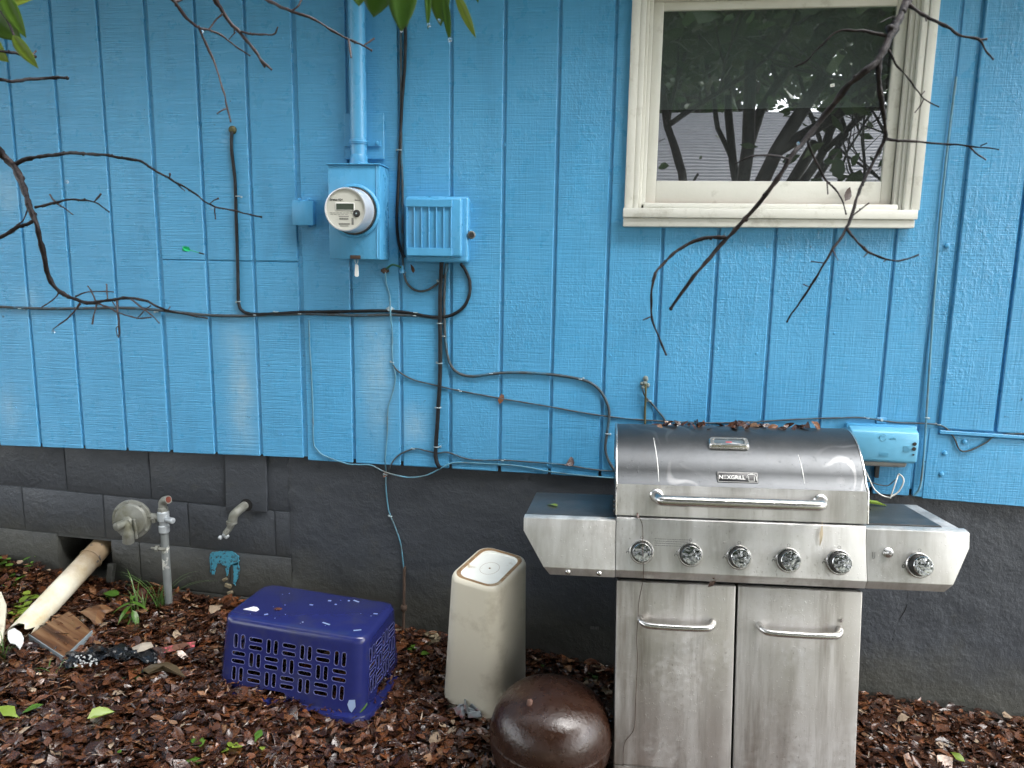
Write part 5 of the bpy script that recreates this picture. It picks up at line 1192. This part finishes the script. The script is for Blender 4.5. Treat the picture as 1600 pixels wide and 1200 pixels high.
MB().tube(spline([CAM + ray(*p) * 1.13 for p in ((-60, -60), (-20, -10), (10, 30), (24, 60))], 4), .0016, 6).build('twig', M_BARK, lt, smooth=60)
lt = thing('leafy_twig', 'wet green leaves with shining rain drops hanging down over the conduit and telephone cables', 'leafy twig', tuple(CAM + ray(640, -60) * .95))
for a in ((556, -50, 561, 9, 44, .95, M_GREEN), (606, -42, 583, 26, 62, .97, M_GREEN), (630, -40, 627, 48, 46, .93, M_GREEN), (640, -40, 636, 42, 16, .95, M_GREEN), (668, -40, 669, 45, 11, .95, M_GREEN), (690, -40, 688, 40, 36, .96, M_GREEN), (694, -10, 703, 66, 13, .95, M_GREEN), (712, -12, 743, 59, 15, .95, M_YGREEN), (742, -25, 747, 5, 9, .97, M_GREEN)):
    hang_leaf(lt, *a, curl=.03, roll=random.uniform(-.35, .35))
MB().tube(spline([CAM + ray(*p) * .96 for p in ((540, -70), (600, -52), (660, -44), (750, -30))], 4), .0016, 6).build('twig', M_BARK, lt, smooth=60)
for x, y, r_ in ((627, 48, 2.2), (670, 39, 3.0), (703, 62, 3.2), (686, 32, 2.6)):
    MB().ball(CAM + ray(x, y) * .935, r_ * .94 / FPX, 12).build('water_drop', M_DROP, lt, smooth=80)

# ================================================================== PLANTS
def place(m, o, yaw, pitch, roll=0.0):
    R = Matrix.Rotation(yaw, 3, 'Z') @ Matrix.Rotation(pitch, 3, 'X') @ Matrix.Rotation(roll, 3, 'Y')
    m.v = [tuple(Vector(o) + R @ Vector(p)) for p in m.v]; return m
def weed(name, label, spots, size, mat, rnd=.9, cat='plant', stemh=.03):
    o = sum((G(*s[:2]) for s in spots), Vector()) / len(spots); o.z = ground_z(o.x, o.y)
    th = thing(name, label, cat, tuple(o))
    for s in spots:
        q = G(*s[:2], stemh); sc = s[2] if len(s) > 2 else 1
        g0 = Vector((q.x * .8 + o.x * .2, q.y * .8 + o.y * .2, 0)); g0.z = ground_z(g0.x, g0.y)
        yaw = random.uniform(-PI, PI)
        lm = leaf_mesh(size * sc, size * sc * rnd * .5, .12, .12, 6, .75)
        lm.v = [(x, y - size * sc * .5, z) for x, y, z in lm.v]
        place(lm, q, yaw, random.uniform(.15, .6)); ob = lm.build('leaf', mat, th, smooth=60)
        MB().tube([g0 - Vector((0, 0, .01)), (g0 + q) / 2 + Vector((.004, 0, .004)), q], .0011, 5).build('stalk', mat, th, smooth=60)
    return th
weed('round_leaf_weed', 'bright green weed with rounded leaves beside the broken end of the drain pipe', [(48, 930, 1), (40, 926, .8), (54, 933, .9), (37, 936, .9), (34, 946, 1.1), (28, 952, 1), (38, 954, 1.1), (30, 962, 1), (40, 966, .9), (33, 970, 1), (26, 942, .8), (44, 942, .7), (20, 958, .7)], .048, M_YGREEN, 1.05)
weed('round_leaf_weed', 'single round green leaf on a stalk between the drain pipe and the gas pipe', [(174, 927, 1), (170, 932, .5)], .062, M_GREEN, 1.0, stemh=.05)
weed('seedling', 'thin pale green seedling against the blocks beside the hole in the foundation', [(42, 872, 1), (56, 868, .8), (44, 884, .9), (50, 878, .7)], .035, M_GREEN, .5, stemh=.07)
weed('round_leaf_weed', 'cluster of small leaves against the blocks at the edge of the leaf pile', [(2, 880, 1.2), (10, 874, 1), (-4, 872, 1), (14, 882, .8)], .045, M_GREEN, .9, stemh=.05)
weed('ground_weed', 'scattered small dark leaves in the litter above the white pipe fragment', [(20, 898, .9), (28, 904, .8), (12, 905, .8), (36, 900, .7), (22, 912, .8), (8, 915, .7)], .034, M_GREEN, .8, stemh=.03)
weed('clover_sprout', 'small green sprout of three leaves among the leaves at the bottom edge of the picture', [(308, 1157, 1.1), (313, 1162, .9), (303, 1160, .7)], .040, M_GREEN, .95, stemh=.025)
weed('clover_sprout', 'sprout with two bright leaves and a tiny one among the leaves below the blue basket', [(362, 1162, 1), (370, 1165, 1), (352, 1172, .7)], .038, M_YGREEN, .95, stemh=.025)
weed('clover_sprout', 'low pair of green leaves half under the litter at the bottom edge', [(298, 1186, 1), (308, 1188, .8)], .040, M_GREEN, .8, stemh=.02)
weed('ivy_sprig', 'small dark sprig with two round leaves behind the beige bin and blue basket', [(648, 1010, 1), (664, 1020, 1.1), (640, 1014, .6)], .038, M_GREEN, .85, stemh=.03)
weed('ivy_sprig', 'tiny dark sprig in the shade under the grill shelf', [(922, 1052, 1), (930, 1058, .9), (915, 1060, .8), (848, 1040, .7)], .032, M_DGREEN, .8, stemh=.03)
# broad leaf seedling with lance leaves
WD = thing('lance_leaf_weed', 'bright green weed with lance shaped leaves in front of the gas pipe', 'plant', tuple(G(207, 975)))
b0 = G(207, 978)
for dx, dz, l, yaw, pit in ((0, .10, .085, 1.9, -.2), (0, .105, .075, -1.2, -.3), (.0, .09, .08, 2.6, -.5), (.005, .07, .075, -2.2, -.6), (-.01, .055, .07, 1.2, -.6), (.01, .045, .07, 3.0, -.7), (0, .03, .06, -.6, -.5), (-.008, .02, .06, 2.2, -.6), (0.004, .115, .06, .4, .2)):
    place(lm := leaf_mesh(l, l * .17, .35, .2, 6, .75), b0 + Vector((dx, 0, dz)), yaw, pit); lm.build('leaf', M_GREEN, WD, smooth=60)
MB().tube([b0, b0 + Vector((.003, 0, .06)), b0 + Vector((0, 0, .115))], .0018, 6).build('stalk', M_GREEN, WD, smooth=60)
def grass(label, px, py, n_, h0, h1, spread, seed):
    rd = random.Random(seed); o = G(px, py); m = MB()
    for k in range(n_):
        a = rd.uniform(0, 2 * PI); h = rd.uniform(h0, h1); out = rd.uniform(.2, 1) * spread
        b = o + Vector((rd.uniform(-.02, .02), rd.uniform(-.015, .015), -.01)); w_ = rd.uniform(.0022, .0040)
        dr = Vector((math.cos(a), math.sin(a) * .6, 0)); sd_ = Vector((-dr.y, dr.x, 0)).normalized(); pts = []
        for i in range(8):
            t_ = i / 7
            c_ = b + dr * out * t_ ** 1.5 + Vector((0, 0, h * (t_ - .42 * t_ ** 2.6)))
            ww = w_ * (1 - t_ ** 2)
            pts += [c_ - sd_ * ww, c_ + Vector((0, 0, -.0006)), c_ + sd_ * ww]
        m.add(pts, [f_ for i in range(7) for f_ in ((3 * i, 3 * i + 1, 3 * i + 4, 3 * i + 3), (3 * i + 1, 3 * i + 2, 3 * i + 5, 3 * i + 4))])
    tag(m.build('grass_tuft', M_GRASS, None, smooth=60, loc=tuple(o)), label, 'grass tuft', 'grass tufts in the leaf litter')
grass('large arching grass tuft around the foot of the gas pipe', 250, 955, 15, .16, .30, .26, 1)
grass('thin upright grass tuft beside the lance leaved weed', 218, 958, 8, .14, .30, .16, 2)
grass('low grass tuft next to the streaked plank', 118, 985, 6, .05, .10, .10, 3)
grass('grass tuft at the edge of the picture below the white pipe piece', 2, 1030, 12, .08, .22, .10, 4)
grass('sparse grass blades below the streaked plank', 78, 1058, 7, .05, .11, .10, 5)
grass('short grass blades lying by the wet cardboard', 226, 1056, 9, .03, .07, .13, 6)

# ================================================================== DEAD LEAVES
def leaf_soup(n_, X, Y, Z, size, yaw, tilt, roll, cols, name, mat, parent=None, narrow=1.0):
    """one mesh of n_ curled leaves; 8 points and 6 faces each"""
    base = np.array([(0, -.5, 0), (-.5, -.16, .12), (0, -.14, 0), (.5, -.16, .12), (-.44, .18, .14), (0, .16, .02), (.44, .18, .14), (0, .55, .05)])
    wid = size * rng.uniform(.34, .72, n_) * narrow; curl = rng.uniform(-.3, .7, n_)
    p = np.repeat(base[None], n_, 0).copy()
    p[:, :, 0] *= wid[:, None]; p[:, :, 2] *= (size * curl)[:, None]; p[:, :, 2] -= (p[:, :, 1] ** 2) * (size * rng.uniform(-.5, .7, n_))[:, None]; p[:, :, 1] *= size[:, None]
    p += rng.normal(0, .035, p.shape) * size[:, None, None]
    cx, sx = np.cos(tilt), np.sin(tilt); cyy, syy = np.cos(roll), np.sin(roll); c, s = np.cos(yaw), np.sin(yaw)
    y1 = p[:, :, 1] * cx[:, None] - p[:, :, 2] * sx[:, None]; z1 = p[:, :, 1] * sx[:, None] + p[:, :, 2] * cx[:, None]
    x2 = p[:, :, 0] * cyy[:, None] + z1 * syy[:, None]; z2 = -p[:, :, 0] * syy[:, None] + z1 * cyy[:, None]
    x3 = x2 * c[:, None] - y1 * s[:, None]; y3 = x2 * s[:, None] + y1 * c[:, None]
    v = np.stack([x3 + X[:, None], y3 + Y[:, None], z2 + Z[:, None]], -1)
    F_ = [(0, 2, 1), (0, 3, 2), (1, 2, 5, 4), (2, 3, 6, 5), (4, 5, 7), (5, 6, 7)]
    me = bpy.data.meshes.new(name)
    off = (np.arange(n_) * 8)
    faces = []
    for k in range(n_):
        o_ = int(off[k]); faces += [tuple(i + o_ for i in f) for f in F_]
    me.from_pydata(v.reshape(-1, 3).tolist(), [], faces)
    at = me.attributes.new('tint', 'FLOAT_COLOR', 'POINT')
    col = np.ones((n_, 8, 4), np.float32); col[:, :, :3] = cols[:, None, :]
    at.data.foreach_set('color', col.ravel())
    me.materials.append(mat); me.shade_smooth()
    o = bpy.data.objects.new(name, me); COL.objects.link(o)
    if parent: o.parent = parent
    return o
pal = np.array([c for _, c in BROWN]); palp = np.array([p for p, _ in BROWN])
def tints(n_, gamma=1.0):
    u_ = rng.uniform(0, 1, n_) ** gamma
    c = np.stack([np.interp(u_, palp, pal[:, k]) for k in range(3)], -1)
    pale = rng.uniform(0, 1, n_) < .03; c[pale] = np.array([.40, .31, .23]) * rng.uniform(.7, 1.2, (pale.sum(), 1))
    red = rng.uniform(0, 1, n_) < .10; c[red] = np.array([.14, .050, .020]) * rng.uniform(.7, 1.5, (red.sum(), 1))
    return c
gzv = np.vectorize(ground_z)
N = 56000
X = rng.uniform(-3.6, 2.4, N); Y = -rng.uniform(0, 1, N) ** 1.15 * 1.7 - 0.0
keep = np.ones(N, bool)
# no leaves inside the grill cabinet, the bin or the pot
keep &= ~((abs(X - .44) < .37) & (Y < -.10) & (Y > -.60))
keep &= ~(((X - PX) ** 2 + (Y - PY) ** 2) < .165 ** 2)
X, Y = X[keep], Y[keep]; N = len(X)
Z = gzv(X, Y) + rng.uniform(0, .024, N) ** 1.0 + .022 * np.exp(-np.abs(Y) / .10)
size = np.clip(rng.lognormal(-3.50, .58, N), .007, .080)
LIT = leaf_soup(N, X, Y, Z, size, rng.uniform(0, 2 * PI, N), rng.normal(0, .22, N), rng.normal(0, .22, N), tints(N, 1.6) * np.array([.82, .80, .76]), 'leaf_litter', M_LITTER, GROUND)
NS = 26000
XS = rng.uniform(-3.4, 2.4, NS); YS = -rng.uniform(0, 1, NS) ** 1.1 * 1.5
ks = ~((abs(XS - .44) < .37) & (YS < -.10) & (YS > -.60)) & ~(((XS - PX) ** 2 + (YS - PY) ** 2) < .165 ** 2)
XS, YS = XS[ks], YS[ks]; NS = len(XS); zs_ = gzv(XS, YS) + rng.uniform(.010, .036, NS)
sliv = leaf_soup(NS, XS, YS, zs_, rng.uniform(.008, .042, NS), rng.uniform(0, 2 * PI, NS), rng.normal(0, .25, NS), rng.normal(0, .5, NS), tints(NS, 1.2) * .8, 'leaf_shred', M_LITTER, GROUND, .22)
sliv['kind'] = 'stuff'; sliv['label'] = 'fine shreds and stalks between the wet leaves'
LIT['kind'] = 'stuff'; LIT['label'] = 'thick layer of wet brown shredded leaves'
# the larger loose leaves that can be told apart: single pieces of the ground cover, sharing a few meshes
lib = []
for k in range(12):
    m = leaf_mesh(1.0, random.uniform(.20, .30), random.uniform(-.3, .5), random.uniform(-.1, .7), 4, random.uniform(.65, 1.0), random.choice((0, 0, 0, 5)))
    m.v = [(x + random.gauss(0, .012), y - .5, z + .10 * noise.noise((x * 4, y * 4, k))) for x, y, z in m.v]
    o = m.build('leaf', M_DEADLEAF, None, smooth=60); lib.append(o.data); bpy.data.objects.remove(o)
cnt = 0; tries = 0
while cnt < 290 and tries < 6000:
    tries += 1
    px, py = random.uniform(-5, 1605), random.uniform(880, 1205)
    if 960 < px < 1350: continue
    q = G(px, py)
    if q.y > -.02 or q.y < -1.5: continue
    if (Vector((q.x, q.y)) - Vector((PX, PY))).length < .22 or (abs(q.x - .44) < .40 and q.y > -.66): continue
    bl = BK.matrix_basis.inverted() @ q
    if abs(bl.x) < .345 and abs(bl.y) < .255 and random.random() < .93: continue
    if abs(q.x + .40) < .17 and abs(q.y + .30) < .2: continue
    if px < 260 and py < 1055 and random.random() < .5: continue
    o = bpy.data.objects.new('leaf', random.choice(lib)); COL.objects.link(o)
    s = random.uniform(.024, .058)
    o.location = (q.x, q.y, q.z + random.uniform(.026, .040)); o.scale = (s, s, s)
    o.rotation_euler = (random.gauss(0, .35), random.gauss(0, .35), random.uniform(0, 2 * PI)); o.parent = GROUND
    cnt += 1
# leaves that lie on things
def loose_leaf(q, s, label, group=None, rot=None, mat=M_DEADLEAF, name='dead_leaf'):
    me = random.choice(lib)
    if mat is not M_DEADLEAF: me = me.copy(); me.materials[0] = mat
    o = bpy.data.objects.new(name, me); COL.objects.link(o); o.location = q; o.scale = (s, s, s)
    o.rotation_euler = rot or (random.gauss(0, .6), random.gauss(0, .6), random.uniform(0, 2 * PI))
    return tag(o, label, 'leaf', group)
for k in range(62):
    x = -.245 + .52 * (k / 61) + random.uniform(-.012, .012)
    loose_leaf(GL(x, random.uniform(.20, .30), .2585 + random.uniform(0, .016) + .012 * noise.noise((x * 9, 0, 0))), random.uniform(.030, .052), 'dead brown leaf in the heap along the top of the grill lid', 'brown leaves heaped on the grill lid', None if k % 5 else (random.uniform(.4, 1.2), random.gauss(0, .5), random.gauss(0, .6)))
up4 = (0.15, 0.1)
loose_leaf(P(783, 622, .012), .050, 'red brown dead leaf caught upright on the slack wire', rot=(1.45, .2, -.1))
loose_leaf(P(895, 721, .015), .075, 'curled brown dead leaf resting on the low wire near the grill', rot=(1.2, 1.2, .2))
loose_leaf(P(645, 420, .02), .035, 'small brown dead leaf hanging under the telephone box', rot=(1.6, .1, 2.9))
loose_leaf(P(605, 740, -.015), .045, 'red brown dead leaf stuck where the thin wires meet at the bottom of the boards', rot=(1.4, .9, .3))
loose_leaf(P(1326, 303, -.012), .060, 'dark brown dead leaf standing on the window sill', rot=(1.5, .5, .3), mat=simple('dark dead leaf', (.035, .016, .010), .4))
loose_leaf(GL(-.315, -.008, .006), .022, 'tiny brown leaf stuck at the lid corner above the first knob', rot=(1.0, .3, .5))
loose_leaf(GL(-.075, -.03, -.165), .040, 'shrivelled brown leaf dangling by a spider thread below the second knob', rot=(1.57, .2, .1))
loose_leaf(GL(-.083, -.03, -.198), .034, 'pale shrivelled leaf tip dangling over the gap above the doors', rot=(1.6, .9, .4))
loose_leaf(GL(.245, -.022, -.03), .05, 'pale straw coloured shred hanging over the control panel edge', rot=(1.57, .1, .05), mat=simple('straw leaf', (.5, .42, .30), .5)).scale = (.022, .075, .05)
loose_leaf(GL(.318, -.006, -.305), .016, 'tiny dark leaf stuck on the cabinet door', rot=(1.5, .7, .5))
loose_leaf(GL(-.60, .16, -.006), .050, 'yellow green leaf scrap on the dark side shelf', rot=(.1, .1, .9), mat=M_YGREEN, name='green_leaf')
loose_leaf(GL(.485, .30, .004), .110, 'long thin yellow green leaf on the side burner cover', rot=(.1, .1, 1.45), mat=M_YGREEN, name='green_leaf').scale = (.07, .125, .05)
loose_leaf(GL(.46, .24, .0), .040, 'small reddish leaf on the side burner cover', rot=(.1, .2, .5))
loose_leaf(BK.matrix_basis @ Vector((-.115, -.045, BKH + .006)), .042, 'small orange brown leaf lying on top of the blue basket', rot=(.1, .1, -1.2))
for px, py, s, lab, m in ((12, 1108, .085, 'yellowing green leaf lying on the litter at the edge of the picture', M_YGREEN), (52, 1104, .062, 'fresh green leaf with a pointed tip lying on the litter above the corner', M_GREEN), (158, 1116, .085, 'long yellow green leaf lying on the litter in the open', M_YGREEN), (404, 1145, .058, 'heart shaped green leaf lying on the litter below the blue basket', M_GREEN), (410, 1166, .040, 'small yellow leaf on the litter near the bottom edge', M_YGREEN), (1497, 1182, .05, 'yellow fallen leaf in the brown leaves beside the grill', M_YGREEN), (566, 1104, .055, 'olive green leaf leaning on the corner of the blue basket', M_GREEN), (186, 1172, .03, 'small green leaf at the bottom edge of the litter', M_GREEN)):
    loose_leaf(G(px, py, .045), s, lab, None, (random.gauss(0, .2), random.gauss(0, .2), random.uniform(0, 6)), m, 'green_leaf')

# ================================================================== WHAT STANDS BEHIND THE CAMERA (seen in the glass and the steel)
NB = thing('neighbour_house', 'low neighbouring house with a pale shingled roof, reflected in the window', 'house', (1, -12, -.4))
MB().box(-6, 9, -16, -11.0, -.6, 2.55).build('wall', simple('pale siding', (.72, .72, .70), .6, var=.05), NB)
ro = MB(); nc = 30
for k in range(nc):
    y0 = -10.5 - 3.6 * k / nc; y1 = -10.5 - 3.6 * (k + 1) / nc; z0 = 2.55 + 2.1 * k / nc; z1 = 2.55 + 2.1 * (k + 1) / nc
    ro.add([(-6.4, y0, z0 + .03), (9.4, y0, z0 + .03), (9.4, y1, z1), (-6.4, y1, z1), (-6.4, y0, z0 - .03), (9.4, y0, z0 - .03)], [(0, 1, 2, 3), (4, 5, 1, 0)])
ro.add([(-6.4, -14.1, 4.65), (9.4, -14.1, 4.65), (9.4, -17.5, 2.5), (-6.4, -17.5, 2.5)], [(0, 1, 2, 3)])
ro.build('roof', simple('pale grey shingle', (.44, .44, .47), .7, var=.2, scale=6), NB)
def tree(label, x, y, h, seed, nl, spread, lf, r0, zmin=0.0, deep=4):
    rd = random.Random(seed); base = Vector((x, y, -.4)); th = thing('tree', label, 'tree', tuple(base)); tr = MB(); tips = []
    def grow(p, d, L, r, lev):
        k = 5; pts = [p]; q = p.copy(); dd = d.copy()
        for i in range(k):
            dd = (dd + Vector((rd.gauss(0, .13), rd.gauss(0, .13), rd.gauss(.03, .08)))).normalized(); q = q + dd * L / k; pts.append(q.copy())
        tr.tube(pts, [r * (1 - .45 * i / k) for i in range(k + 1)], 7 if lev < 2 else 4)
        if 2 <= lev <= 4: tips.extend(pts[1:])
        if lev < deep:
            for _ in range((3, 3, 3, 3, 2, 2)[lev]):
                b = pts[rd.randint(2, k)]; nd = (dd + Vector((rd.gauss(0, spread), rd.gauss(0, spread), rd.gauss(.1, .35)))).normalized()
                grow(b, nd, L * rd.uniform(.55, .8), r * .55, lev + 1)
    for s in range(3):
        grow(base + Vector((rd.uniform(-.15, .15), rd.uniform(-.1, .1), 0)), Vector((rd.gauss(0, .22), rd.gauss(0, .12), 1)).normalized(), h * .42, r0 * rd.uniform(.6, 1), 0)
    tr.build('trunk', M_BARK, th, smooth=60)
    T = np.array([tuple(p) for p in tips]); idx = rng.integers(0, len(T), nl)
    c = T[idx] + rng.normal(0, .10 + .035 * h, (nl, 3))
    low = c[:, 2] < zmin; c = c[~low | (rng.uniform(0, 1, nl) < .05)]; nl = len(c)
    lv = leaf_soup(nl, c[:, 0], c[:, 1], c[:, 2], rng.uniform(.05, lf, nl), rng.uniform(0, 6.28, nl), rng.normal(0, .8, nl), rng.normal(0, .8, nl), np.full((nl, 3), .1), 'crown', M_DGREEN, None)
    lv.parent = th; lv.matrix_parent_inverse = Matrix.Translation(-base)
    return th
tree('many stemmed dark tree standing behind the camera, its trunk reflected in the window', 0.80, -4.5, 9.0, 5, 24000, .62, .22, .12, 3.25, 6)
tree('wide leafy tree over the yard whose lowest twigs hang in front of the wall', -2.6, -4.4, 9.5, 21, 26000, .65, .24, .18, 3.5)
tree('leafy tree at the side of the yard with a dense crown', 4.6, -5.2, 9.5, 27, 22000, .6, .24, .16, 3.6)
tree('tall leafy tree beyond the yard, reflected in the glass', -5.2, -9.5, 11.0, 9, 14000, .5, .3, .2)
tree('tall leafy tree behind the neighbouring roof', 3.5, -17.5, 15, 12, 20000, .5, .5, .25)
tree('tall leafy tree shading the roof ridge of the neighbouring house', -1.0, -18.0, 16, 15, 20000, .5, .5, .25)
tree('broad dark tree behind the far end of the neighbouring roof', 8.0, -18.5, 15, 33, 18000, .5, .5, .25)
print('objects', len(bpy.data.objects), 'tris', sum(len(m.polygons) for m in bpy.data.meshes))
